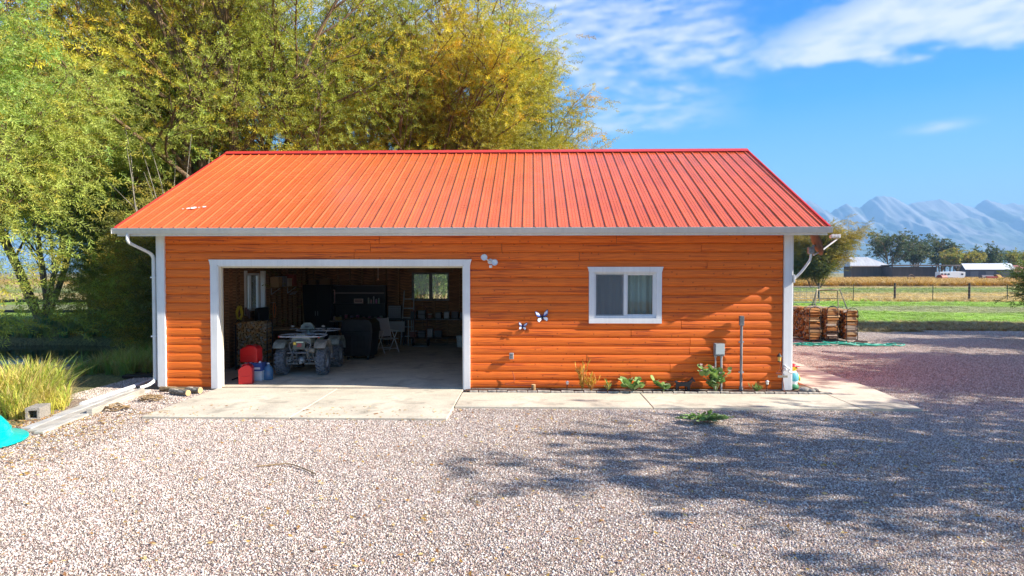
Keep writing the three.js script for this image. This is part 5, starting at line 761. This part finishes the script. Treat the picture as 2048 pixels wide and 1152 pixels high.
function tree(name, label, category, o) {
  const { x, z, h, spread, stems = 1, seed = 1, twigs = 3000, twig = TW.willow, size = 1, fuzz = 0.5, palette, lean = [0, 0], trunkR = 0.2, levels = 3, group, bark = M.bark, fork = 0.15, gold = 0.5, droop = 0.4, kids = 6, low = 0 } = o;
  const t = thing(name, label, category, [x, groundHeight(x, z), z], 0, group), r = rng(seed), woodG = [], anchors = [], tmp = V();
  const grow = (p, dir, len, rad, lev) => {
    const n = lev === 0 ? 7 : 5, pts = [p.clone()], d = dir.clone();
    for (let k = 0; k < n; k++) { d.add(tmp.set(r() - 0.5, r() - 0.5, r() - 0.5).multiplyScalar(lev ? 0.36 : 0.2)); d.y += lev ? 0.05 : 0.09; d.normalize(); pts.push(pts[k].clone().addScaledVector(d, len / n)); }
    woodG.push(limb(pts, rad, rad * (lev < levels ? 0.5 : 0.25), lev < 2 ? 8 : 5));
    if (lev >= 1) for (let k = 1; k < pts.length; k++) if (lev >= 2 || k > 2) anchors.push([pts[k], lev]);
    if (lev < levels) { const c = lev === 0 ? kids + 1 : kids; for (let i = 0; i < c; i++) { const f = lev === 0 ? 0.3 + 0.7 * (i + r()) / c : 0.25 + 0.75 * (i + r()) / c, at = Math.min(n - 0.01, f * n), b = pts[Math.floor(at)].clone().lerp(pts[Math.floor(at) + 1], at % 1); const az = r() * 6.283, ang = 0.5 + r() * 0.55, side = V(Math.cos(az), 0.15, Math.sin(az)); const nd = d.clone().multiplyScalar(Math.cos(ang)).addScaledVector(side, Math.sin(ang)).normalize(); grow(b, nd, len * (0.62 - 0.12 * f) * (0.8 + r() * 0.4), rad * 0.42, lev + 1); } }
  };
  for (let s = 0; s < stems; s++) { const az = s / stems * 6.283 + r(), q = stems > 1 ? spread / h * (0.35 + 0.5 * r()) : fork; grow(V((r() - 0.5) * 0.3 * (stems > 1), 0, (r() - 0.5) * 0.3 * (stems > 1)), V(Math.cos(az) * q + lean[0], 1, Math.sin(az) * q + lean[1]).normalize(), h * (0.62 + 0.16 * r()), trunkR * (0.75 + r() * 0.4), 0); }
  mesh('trunk', merge(woodG), bark, t);
  const im = new THREE.InstancedMesh(twig, foliage, twigs), m = new THREE.Matrix4(), q = new THREE.Quaternion(), c = new THREE.Color(); im.name = 'crown'; im.userData.kind = 'stuff'; im.castShadow = im.receiveShadow = true;
  for (let k = 0; k < twigs; k++) {
    const [p] = anchors[Math.floor(r() * anchors.length)]; const g = () => (r() + r() + r() - 1.5) * fuzz;
    const w = V(p.x + g(), Math.max(0.25, p.y + g() * 0.8), p.z + g()); if (r() < low) { w.y = Math.max(0.2, w.y * (0.12 + 0.8 * r())); w.x *= 1.12; w.z *= 1.12; } const out = V(w.x, 0, w.z).normalize();
    const dir = V((r() - 0.5) * 1.6 + out.x * 0.7, 0.35 - droop + (r() - 0.5) * 1.1, (r() - 0.5) * 1.6 + out.z * 0.7).normalize();
    q.setFromUnitVectors(V(0, 1, 0), dir); q.multiply(new THREE.Quaternion().setFromAxisAngle(V(0, 1, 0), r() * 6.283)); const s = size * (0.7 + r() * 0.6);
    im.setMatrixAt(k, m.compose(w, q, V(s, s, s)));
    const nn = fbm((w.x + x) * 0.35 + 40, (w.y + w.z * 0.7 + z) * 0.35, 3, seed) + (r() - 0.5) * 0.45, f = smooth(gold + 0.18, gold - 0.18, nn); const a = palette[0], b2 = palette[r() < 0.22 ? 2 : 1], j = 0.75 + r() * 0.5;
    im.setColorAt(k, c.setRGB(lerp(b2[0], a[0], f) * j, lerp(b2[1], a[1], f) * j, lerp(b2[2], a[2], f) * j));
  }
  t.add(im); return t;
}
const WIL = [[0.43, 0.49, 0.05], [0.76, 0.64, 0.04], [0.72, 0.47, 0.025]], PALE = [[0.34, 0.50, 0.08], [0.50, 0.56, 0.09], [0.58, 0.52, 0.06]], GOLD = [[0.42, 0.40, 0.03], [0.70, 0.50, 0.02], [0.70, 0.40, 0.018]], DARK = [[0.12, 0.16, 0.025], [0.26, 0.24, 0.03], [0.42, 0.32, 0.03]], FARG = [[0.07, 0.11, 0.03], [0.12, 0.15, 0.03], [0.2, 0.18, 0.03]], FARY = [[0.22, 0.26, 0.03], [0.38, 0.33, 0.03], [0.44, 0.32, 0.03]];
tree('willow_tree', 'huge multi stemmed willow rising behind the left roof end', 'tree', { x: -11.2, z: -10.2, h: 15.5, spread: 10, stems: 7, seed: 11, twigs: 11500, palette: WIL, trunkR: 0.24, fuzz: 0.75, gold: 0.50 });
tree('willow_tree', 'broad yellow green willow standing behind the middle of the garage', 'tree', { x: -5.2, z: -14.5, h: 14.5, spread: 8, stems: 6, seed: 12, twigs: 10500, palette: WIL, trunkR: 0.2, fuzz: 0.7, gold: 0.56 });
tree('willow_tree', 'golden willow at the sky side of the tree row', 'tree', { x: -2.1, z: -14.5, h: 11.4, spread: 3.6, stems: 5, seed: 13, twigs: 11000, palette: GOLD, trunkR: 0.15, fuzz: 0.5, gold: 0.58 });
tree('willow_tree', 'sunlit pale green willow hanging over the near pond end', 'tree', { x: -15.6, z: -3.1, h: 8.6, spread: 6, stems: 6, seed: 26, twigs: 8500, palette: PALE, trunkR: 0.07, fuzz: 0.6, droop: 0.75, gold: 0.45, low: 0.12 });
tree('willow_tree', 'pale green drooping willow overhanging the pond bank', 'tree', { x: -14.8, z: -11.2, h: 9.6, spread: 6, stems: 5, seed: 14, twigs: 11000, palette: PALE, trunkR: 0.075, fuzz: 0.6, droop: 0.75, gold: 0.42 });
tree('willow_tree', 'tall willow with orange patches farthest from the garage', 'tree', { x: -20.5, z: -13.5, h: 14, spread: 8, stems: 5, seed: 15, twigs: 8000, palette: WIL, trunkR: 0.13, fuzz: 0.8, gold: 0.56 });
tree('willow_shrub', 'dark olive willow thicket between pond and garage wall', 'shrub', { x: -10.3, z: -7.1, h: 4.6, spread: 4.2, stems: 8, seed: 16, twigs: 5200, palette: DARK, trunkR: 0.05, fuzz: 0.45, gold: 0.5, low: 0.45, levels: 2, kids: 5 });
tree('willow_shrub', 'dark leafy shrub on the far pond bank', 'shrub', { x: -11.6, z: -11.6, h: 4.2, spread: 4, stems: 7, seed: 17, twigs: 3800, palette: DARK, trunkR: 0.05, fuzz: 0.45, gold: 0.5, low: 0.45, levels: 2, kids: 5 });
tree('willow_shrub', 'low brushy shrub hugging the garage side wall', 'shrub', { x: -9.3, z: -5.4, h: 3.0, spread: 2.2, stems: 7, seed: 18, twigs: 2400, palette: DARK, trunkR: 0.04, fuzz: 0.35, gold: 0.45, low: 0.45, levels: 2, kids: 4 });
tree('willow_shrub', 'leafy willow shrub outside the rear garage window', 'shrub', { x: -3.6, z: -11.3, h: 4.4, spread: 3.2, stems: 7, seed: 19, twigs: 2600, palette: PALE, trunkR: 0.04, fuzz: 0.4, gold: 0.5, levels: 2, kids: 4 });
tree('willow_shrub', 'bushy willow shrub at the foot of the drooping willow', 'shrub', { x: -12.2, z: -10.8, h: 5.0, spread: 5, stems: 8, seed: 20, twigs: 4600, palette: DARK, trunkR: 0.05, fuzz: 0.5, gold: 0.52, low: 0.45, levels: 2, kids: 5 });
tree('willow_shrub', 'pale low willow shrub leaning over the pond water', 'shrub', { x: -10.9, z: -8.8, h: 4.2, spread: 4, stems: 8, seed: 22, twigs: 4200, palette: PALE, trunkR: 0.04, fuzz: 0.45, gold: 0.5, low: 0.45, levels: 2, kids: 5, droop: 0.7 });
const MID = [[0.20, 0.27, 0.035], [0.40, 0.37, 0.04], [0.56, 0.42, 0.03]];
for (const [x, z, h, sp, seed, n, l] of [[-15.2, -12.2, 6.2, 6, 24, 6000, 'tall dense willow shrub behind the middle of the pond'], [-12.9, -11.4, 5.6, 5, 27, 5200, 'dense willow shrub between pond and big willow'], [-10.9, -8.4, 5.0, 3.6, 28, 4600, 'dense shrub filling the gap beside the garage']]) tree('willow_shrub', l, 'shrub', { x, z, h, spread: sp, stems: 9, seed, twigs: n, palette: MID, trunkR: 0.045, fuzz: 0.55, gold: 0.5, levels: 2, kids: 6, low: 0.5 });
// bare dead branches in front of the big willow
{
  const t = thing('dead_branches', 'bare pale dead branches standing up beside the roof slope', 'branches', [-10.9, 0, -6.4]), r = rng(120);
  for (let k = 0; k < 9; k++) { const p = [V((r() - 0.5) * 0.8, 0, (r() - 0.5) * 0.6)], d = V((r() - 0.5) * 0.7, 1, (r() - 0.5) * 0.4).normalize(); for (let i = 0; i < 6; i++) { d.add(V((r() - 0.5) * 0.3, 0.15, (r() - 0.5) * 0.3)).normalize(); p.push(p[i].clone().addScaledVector(d, 0.85 + r() * 0.4)); } mesh('branch', limb(p, 0.028, 0.008, 6), M.deadwood, t); for (let i = 2; i < 5; i++) mesh('side_twig', limb([p[i], p[i].clone().add(V((r() - 0.5) * 0.8, 0.3, (r() - 0.5) * 0.4)), p[i].clone().add(V((r() - 0.5) * 1.4, 0.7, (r() - 0.5) * 0.6))], 0.011, 0.004, 5), M.deadwood, t); }
}
// trees to the right of the frame that shade the driveway, and the juniper at the lawn
tree('shade_tree', 'loose crowned tree beside the near driveway edge', 'tree', { x: 12.4, z: 5.8, h: 6.9, spread: 1.7, stems: 3, seed: 31, twigs: 470, twig: TW.broad, size: 1.0, palette: WIL, trunkR: 0.16, fuzz: 0.6, group: 'trees shading the driveway' });
tree('shade_tree', 'leafy tree shading the gravel past the walkway', 'tree', { x: 19.6, z: -1.6, h: 7.6, spread: 4.5, stems: 3, seed: 32, twigs: 2600, twig: TW.broad, size: 1.0, palette: WIL, trunkR: 0.16, fuzz: 0.6, group: 'trees shading the driveway' });
tree('shade_tree', 'leafy tree shading the near edge of the lawn', 'tree', { x: 29, z: -13.6, h: 8.5, spread: 4, stems: 3, seed: 33, twigs: 3600, twig: TW.broad, size: 1.1, palette: WIL, trunkR: 0.16, fuzz: 0.6, group: 'trees shading the driveway' });
tree('shade_tree', 'low leafy tree at the driveway edge opposite the walkway', 'tree', { x: 17, z: 3.6, h: 5.8, spread: 2.6, stems: 3, seed: 35, twigs: 600, twig: TW.broad, size: 1.0, palette: WIL, trunkR: 0.14, fuzz: 0.55, group: 'trees shading the driveway' });
tree('juniper_bush', 'feathery green juniper bush at the lawn corner', 'shrub', { x: 18.4, z: -8.4, h: 2.8, spread: 4.6, stems: 9, seed: 34, twigs: 5200, twig: TW.juniper, size: 1.3, palette: [[0.09, 0.17, 0.03], [0.15, 0.20, 0.03], [0.2, 0.2, 0.04]], trunkR: 0.05, fuzz: 0.3, levels: 2, kids: 5, droop: 0.2 });
// far trees
tree('golden_tree', 'airy yellow tree leaning over the wooden barn', 'tree', { x: 44.2, z: -86, h: 8.6, spread: 9, stems: 7, seed: 41, twigs: 6000, twig: TW.willow, size: 1.9, palette: [[0.30, 0.27, 0.03], [0.48, 0.34, 0.03], [0.40, 0.36, 0.2]], trunkR: 0.12, fuzz: 0.7 });
tree('shade_tree', 'yellow tree across the yard mirrored in the window', 'tree', { x: 9.5, z: 27, h: 9, spread: 5, stems: 4, seed: 36, twigs: 2600, twig: TW.broad, size: 1.1, palette: GOLD, trunkR: 0.16, fuzz: 0.6, group: 'trees shading the driveway' });
const farTree = (px, d, h, w, seed, palette, label) => tree('field_tree', label, 'tree', { x: Math.tan(Math.atan((px - 1024) / FPX) - 0.029) * d, z: CAM.z - d, h, spread: w, stems: 3, seed, twigs: 800, twig: TW.broad, size: 3.4, palette, trunkR: 0.4, fuzz: 1.3, group: 'trees behind the far barns' });
farTree(1778, 310, 21, 9, 51, FARG, 'dark spreading tree above the long brown shed');
farTree(1832, 315, 17, 8, 52, FARG, 'dark tree beside the spreading one behind the shed');
farTree(1880, 320, 16.5, 8, 53, FARG, 'round topped dark tree over the horse trailer');
farTree(1918, 305, 13, 9, 54, FARY, 'yellow green tree behind the open shed');
farTree(1968, 325, 14, 10, 55, FARG, 'dark green tree behind the white roofed barn');
farTree(2040, 300, 11, 9, 56, FARY, 'olive tree beyond the red roofed shed');
tree('willow_shrub', 'dark shrub under the yellow leaning tree', 'shrub', { x: 42.5, z: -85, h: 4.6, spread: 6, stems: 8, seed: 42, twigs: 2200, size: 1.8, palette: DARK, trunkR: 0.05, fuzz: 0.6, levels: 2, kids: 5 });
tree('willow_tree', 'small pale willow beyond the outer end of the pond', 'tree', { x: -24.5, z: -19, h: 9.0, spread: 5, stems: 5, seed: 23, twigs: 5200, palette: PALE, trunkR: 0.06, fuzz: 0.6, droop: 0.6, gold: 0.5 });
// grasses
function tuftGeo(n, seed, lean = 0.5) { const r = rng(seed), pos = []; for (let k = 0; k < n; k++) { const a = r() * 6.283, x = (r() - 0.5) * 0.25, z = (r() - 0.5) * 0.25, h = 0.6 + r() * 0.4, b = lean * (0.3 + r()), w = 0.008 + r() * 0.006, dx = Math.cos(a), dz = Math.sin(a); const p = (f, s) => [x + dx * b * h * f * f - dz * w * s, h * f * (1 - 0.18 * f * b), z + dz * b * h * f * f + dx * w * s]; pos.push(...p(0, -1), ...p(0, 1), ...p(0.55, 0.8), ...p(0, -1), ...p(0.55, 0.8), ...p(0.55, -0.8), ...p(0.55, -0.8), ...p(0.55, 0.8), ...p(1, 0)); } const g = new THREE.BufferGeometry(); g.setAttribute('position', new THREE.Float32BufferAttribute(pos, 3)); g.computeVertexNormals(); return g; }
const TUFT = tuftGeo(30, 5, 0.75), blades = phys(1, 1, 1, 0.8, { transmission: 0.3, thickness: 0, side: THREE.DoubleSide });
function grass(name, label, n, seed, place, colors, size) {
  const im = new THREE.InstancedMesh(TUFT, blades, n), r = rng(seed), m = new THREE.Matrix4(), q = new THREE.Quaternion(), c = new THREE.Color(); im.name = numbered(name); im.castShadow = im.receiveShadow = true;
  for (let k = 0; k < n; k++) { const [x, z, k2 = 1] = place(r), s = (size[0] + (size[1] - size[0]) * r()) * k2; q.setFromAxisAngle(V(0, 1, 0), r() * 6.283); im.setMatrixAt(k, m.compose(V(x, groundHeight(x, z) - 0.01, z), q, V(s * size[2], s, s * size[2]))); const a = colors ? colors[Math.floor(r() * colors.length)] : groundColor(x, z).map((v) => v * 1.15), j = 0.75 + r() * 0.5; im.setColorAt(k, c.setRGB(a[0] * j, a[1] * j, a[2] * j)); }
  tag(im, label, 'grass', null, 'stuff'); scene.add(im);
}
const inBox = (x0, x1, z0, z1) => (r) => [lerp(x0, x1, r()), lerp(z0, z1, r())];
const strip = (r) => { const f = r(); const x = lerp(-7.95, -12.3, f) + (r() - 0.5) * (0.4 + f * 1.4) - 0.3; return [x, lerp(2.3, -1.0, f) + (r() - 0.5) * 1.2, 0.40 + 0.85 * Math.exp(-(((x + 9.2) / 0.75) ** 2))]; };
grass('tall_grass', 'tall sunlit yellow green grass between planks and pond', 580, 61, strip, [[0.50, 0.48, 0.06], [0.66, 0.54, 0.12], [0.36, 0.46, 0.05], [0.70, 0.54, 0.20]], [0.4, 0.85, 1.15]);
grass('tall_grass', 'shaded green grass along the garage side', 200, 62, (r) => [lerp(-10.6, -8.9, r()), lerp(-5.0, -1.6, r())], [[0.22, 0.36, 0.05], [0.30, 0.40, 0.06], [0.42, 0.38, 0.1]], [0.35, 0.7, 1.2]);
grass('bank_grass', 'rough grass and sedge on the far pond bank', 420, 63, (r) => [lerp(-24, -10.5, r()), lerp(-12.8, -10.0, r())], [[0.20, 0.34, 0.08], [0.28, 0.34, 0.08], [0.44, 0.38, 0.15], [0.12, 0.28, 0.14]], [0.4, 0.8, 1.3]);
grass('golden_grass', 'golden knee high grass in front of the far barns', 5200, 64, (r) => { const d = lerp(112, 205, r()); return [(lerp(1540, 2140, r()) - 1061) / FPX * d, CAM.z - d]; }, [[0.58, 0.36, 0.05], [0.62, 0.42, 0.08], [0.50, 0.28, 0.04]], [0.9, 1.5, 3.2]);
grass('hay_stubble', 'pale dry stubble beyond the wire fence', 5200, 65, (r) => { const d = lerp(53.5, 100, r()); return [(lerp(1540, 2140, r()) - 1061) / FPX * d, CAM.z - d]; }, null, [0.14, 0.42, 3.0]);
grass('lawn_grass', 'bright mown lawn grass in front of the fence', 9000, 66, (r) => { const d = lerp(30.2, 52.5, r()); return [(lerp(1540, 2160, r()) - 1061) / FPX * d, CAM.z - d]; }, null, [0.06, 0.15, 5.0]);
grass('dry_weeds', 'dry tan weeds where gravel meets lawn', 1400, 67, (r) => { const d = lerp(26.5, 31, r()); return [(lerp(1690, 2160, r()) - 1061) / FPX * d, CAM.z - d]; }, [[0.50, 0.36, 0.12], [0.42, 0.27, 0.09], [0.56, 0.44, 0.2]], [0.08, 0.25, 2.4]);
// fallen leaves
{
  const lg = twigGeo(1, 0.01, 0.07, 0.022, 8), im = new THREE.InstancedMesh(lg, foliage, 5200), r = rng(68), m = new THREE.Matrix4(), q = new THREE.Quaternion(), c = new THREE.Color(); im.name = 'fallen_leaves'; im.castShadow = im.receiveShadow = true;
  for (let k = 0; k < 5200; k++) { let x, z; if (k < 3000) { x = -8.2 + r() * 2.6 * r() + (r() - 0.5) * 0.5; z = 2.2 + r() * 3.6; } else { x = lerp(-7, 8, r()); z = lerp(1.7, 8, r()); if (fbm(x * 0.9, z * 0.9, 3, 9) < 0.5) z = lerp(1.7, 8, r()); } const on = x > -6.36 && x < -1.35 && z < 2.55; q.setFromEuler(new THREE.Euler(Math.PI / 2 + (r() - 0.5) * 0.8, r() * 6.283, r() * 6.283, 'YXZ')); im.setMatrixAt(k, m.compose(V(x, (on ? FLOOR : 0.022) + 0.012, z), q, V(1, 1, 1).multiplyScalar(0.6 + r() * 0.8))); const a = [[0.62, 0.40, 0.08], [0.50, 0.26, 0.05], [0.66, 0.52, 0.2], [0.35, 0.16, 0.05]][Math.floor(r() * 4)]; im.setColorAt(k, c.setRGB(...a)); }
  tag(im, 'fallen yellow brown leaves scattered on the gravel', 'leaves', null, 'stuff'); scene.add(im);
}
leafyPlant('weed_patch', 'low patch of green weeds growing in the gravel', 2.85, 2.62, 0.08, 0.62, 420, 'round', LM.mallow, 71, null, 0.42);
// ---------------------------------------------------------------- farm buildings and machines across the field
const FX = (px, d) => Math.tan(Math.atan((px - 1024) / FPX) - 0.029) * d, tin = mat(0.62, 0.63, 0.64, 0.45, { metalness: 0.2, map: rep(T.streak, 0.3, 0.1) }), barnWood = mat(0.22, 0.17, 0.14, 0.9, { map: rep(T.streak, 0.5, 0.05) }), brownTin = mat(0.16, 0.12, 0.11, 0.7, { map: rep(T.streak, 0.4, 0.05) });
{
  const d = 240, t = thing('wooden_barn', 'weathered board barn with grey tin hip roof', 'barn', [FX(1731, d), 0, CAM.z - d]), w = 13.4, h = 4.7;
  for (let k = 0; k < 26; k++) mesh('wall_board', box(w / 26 - 0.05, h, 0.1 + 0.06 * (k % 3), -w / 2 + (k + 0.5) * w / 26, h / 2, 3), barnWood, t);
  mesh('wall', box(w - 0.3, h, 6, 0, h / 2, 0), barnWood, t);
  const g = new THREE.BufferGeometry(), a = w / 2 + 1, b = 4.2, ry = 8.1, e = h - 0.1; const A = [-a, e, b], B = [a, e, b], C = [a, e, -b], D = [-a, e, -b], R0 = [-a + 1.5, ry, 0], R1 = [a - 7.2, ry, 0]; g.setAttribute('position', new THREE.Float32BufferAttribute([A, B, R1, A, R1, R0, B, C, R1, C, D, R0, C, R0, R1, D, A, R0].flat(), 3)); g.computeVertexNormals(); mesh('roof', boxUV(g), tin, t);
  mesh('eave_board', box(w + 1.6, 0.25, 0.15, 0, h + 0.02, 4.1), mat(0.4, 0.3, 0.27, 0.8), t); for (const x of [-w / 2, w / 2]) mesh('corner_post', box(0.3, h, 0.3, x, h / 2, 3.1), barnWood, t);
}
{
  const d = 232, x0 = FX(1778, d), x1 = FX(1936, d), xm = FX(1864, d), t = thing('long_shed', 'long brown machine shed with one open bay side', 'shed', [0, 0, CAM.z - d]);
  mesh('wall', box(xm - x0, 4.4, 0.2, (x0 + xm) / 2, 2.2, 2), brownTin, t); mesh('rear_wall', box(xm - x0, 4.4, 0.2, (x0 + xm) / 2, 2.2, -5), brownTin, t); mesh('end_wall', box(0.2, 4.4, 7, x0, 2.2, -1.5), brownTin, t);
  mesh('roof', box(x1 - x0 + 1, 0.25, 9, (x0 + x1) / 2, 5.0, -1.5), mat(0.12, 0.10, 0.09, 0.7), t); mesh('fascia', box(x1 - x0 + 1, 0.4, 0.12, (x0 + x1) / 2, 4.85, 3.06), brownTin, t); mesh('bay_post', box(0.28, 4.8, 0.28, xm + 0.2, 2.4, 2.1), mat(0.45, 0.38, 0.33, 0.8), t);
  for (let k = 1; k < 5; k++) for (const z of [2, -5]) mesh('post', box(0.3, 4.8, 0.3, lerp(xm, x1, k / 4), 2.4, z), brownTin, t);
}
function gableBarn(name, label, px0, px1, d, wallH, ridgeH, depth, wallM, roofM, ry) {
  const w = FX(px1, d) - FX(px0, d), t = thing(name, label, 'barn', [FX((px0 + px1) / 2, d), 0, CAM.z - d], ry);
  mesh('wall', boxUV(extrude([[-depth / 2, 0], [depth / 2, 0], [depth / 2, wallH], [0, ridgeH], [-depth / 2, wallH]], w).rotateY(Math.PI / 2).translate(-w / 2, 0, 0)), wallM, t);
  const L = Math.hypot(depth / 2 + 0.5, ridgeH - wallH + 0.2), an = Math.atan2(ridgeH - wallH, depth / 2); for (const s of [1, -1]) { const g = box(w + 1, 0.12, L); g.rotateX(s * an); g.translate(0, (ridgeH + wallH) / 2 + 0.08, s * (depth / 4 + 0.15)); mesh('roof', g, roofM, t); }
  for (let k = 0; k < 3; k++) { const dr = mesh('door', box(2.2, 2.6, 0.08, -w / 2 + w * (k + 0.5) / 3, 1.3, depth / 2 + 0.05), mat(0.2, 0.2, 0.22, 0.7), t); mesh('door_rail', box(2.4, 0.12, 0.1, -w / 2 + w * (k + 0.5) / 3, 2.66, depth / 2 + 0.06), mat(0.3, 0.3, 0.3, 0.6), dr); }
}
gableBarn('white_roof_barn', 'grey walled barn with bright white metal roof', 1932, 2010, 222, 3.4, 5.3, 9, mat(0.16, 0.17, 0.22, 0.8, { map: T.streak }), mat(0.78, 0.79, 0.80, 0.45), -0.35);
gableBarn('red_roof_shed', 'low shed with faded red roof behind the white barn', 2006, 2048, 245, 2.6, 4.9, 8, mat(0.3, 0.26, 0.24, 0.8), mat(0.42, 0.16, 0.13, 0.6), -0.3);
{
  const d = 182, t = thing('horse_trailer', 'white horse trailer with dark square windows', 'trailer', [FX(1900, d), 0.2, CAM.z - d]), wm = mat(0.78, 0.79, 0.80, 0.4), len = 6.8;
  mesh('body', extrude([[-len / 2, 0.5], [len / 2 - 0.4, 0.5], [len / 2, 1.3], [len / 2, 2.3], [len / 2 - 1.8, 2.45], [-len / 2, 2.3]], 2.1, 0.05).translate(0, 0, -1.05), wm, t);
  for (const x of [-2.9, -2.0, -1.1, 2.6]) mesh('window', box(0.55, 0.4, 0.04, x, 1.75, 1.12), M.black, t); for (const x of [-1.1, -0.2]) { const w = mesh('wheel', cyl(0.38, 0.38, 0.25, x, 0.38, 1.0, 18, 'z'), M.black, t); mesh('hub', cyl(0.18, 0.18, 0.27, x, 0.38, 1.0, 12, 'z'), M.steel, w); } mesh('fender', box(2.0, 0.12, 0.3, -0.65, 0.85, 1.05, 0.04), mat(0.4, 0.4, 0.42, 0.5), t); mesh('hitch', bar([len / 2 - 0.3, 0.55, 0], [len / 2 + 1.4, 0.55, 0], 0.07), M.black, t);
}
{
  const d = 172, t = thing('red_tank', 'faded red cylindrical tank lying on the golden grass', 'tank', [FX(1884, d), 0, CAM.z - d], 0.5);
  mesh('shell', cyl(0.8, 0.8, 2.6, 0, 1.0, 0, 28, 'x'), mat(0.52, 0.16, 0.13, 0.6, { map: T.mottle }), t); mesh('end', cyl(0.74, 0.74, 0.06, -1.32, 1.0, 0, 28, 'x'), mat(0.28, 0.05, 0.05, 0.7), t); for (const x of [-0.8, 0.8]) mesh('skid', box(0.2, 0.3, 1.4, x, 0.15, 0), M.black, t);
  const d2 = 168, m = thing('farm_machine', 'dark red farm machine with cylindrical drum', 'machine', [FX(1973, d2), 0, CAM.z - d2]);
  mesh('drum', cyl(0.75, 0.75, 3.0, 0, 1.0, 0, 24, 'x'), mat(0.10, 0.08, 0.09, 0.6), m); mesh('hopper', extrude([[-1.2, 0.3], [1.6, 0.3], [1.9, 1.3], [-1.0, 1.3]], 1.2, 0.03).translate(0.4, 0.1, -0.2), mat(0.36, 0.03, 0.03, 0.6), m); for (const x of [-1.0, 1.2]) mesh('wheel', new THREE.TorusGeometry(0.42, 0.14, 10, 22).translate(x, 0.5, 0.95), M.black, m);
  const b = thing('round_bale', 'golden round hay bale beside the dark red machine', 'hay bale', [FX(1993, 168), 0, CAM.z - 168], 0.4, null); mesh('bale', cyl(0.95, 0.95, 1.5, 0, 0.93, 0, 26, 'x'), mat(0.60, 0.34, 0.06, 0.95, { map: rep(T.fine, 2, 2), bumpMap: T.fine, bumpScale: 0.06 }), b); mesh('netting', merge([-0.5, 0, 0.5].map((x) => cyl(0.957, 0.957, 0.08, x, 0.93, 0, 26, 'x'))), mat(0.64, 0.42, 0.14, 0.9), b);
  const d3 = 150, w = thing('wheel_rake', 'old dark iron wheel standing half sunk in golden grass', 'wheel', [FX(1822, d3), 0.2, CAM.z - d3], 0.3); mesh('rim', new THREE.TorusGeometry(0.95, 0.09, 8, 36).translate(0, 0.75, 0), mat(0.13, 0.08, 0.06, 0.9), w); mesh('hub', cyl(0.14, 0.14, 0.3, 0, 0.75, 0, 12, 'z'), mat(0.13, 0.08, 0.06, 0.9), w); for (let k = 0; k < 8; k++) mesh('spoke', bar([0, 0.75, 0], [Math.cos(k * 0.785) * 0.93, 0.75 + Math.sin(k * 0.785) * 0.93, 0], 0.03), mat(0.13, 0.08, 0.06, 0.9), w);
  const d4 = 140, c = thing('loading_chute', 'dark pipe loading chute standing in the golden grass', 'chute', [FX(2040, d4), 0, CAM.z - d4]); for (const x of [-1.4, -0.2, 1.2]) mesh('post', bar([x, 0, 0], [x, x < -1 ? 1.5 : 2.3, 0], 0.07), M.black, c); for (const y of [0.5, 1.0, 1.5]) mesh('rail', bar([-1.4, y * 0.9, 0], [1.4, y * 1.15, 0], 0.06), M.black, c); mesh('hopper', extrude([[-0.3, 1.3], [1.3, 1.5], [1.2, 2.2], [0.1, 2.2]], 0.9, 0.02), M.black, c);
}
renderer.render(scene, camera);
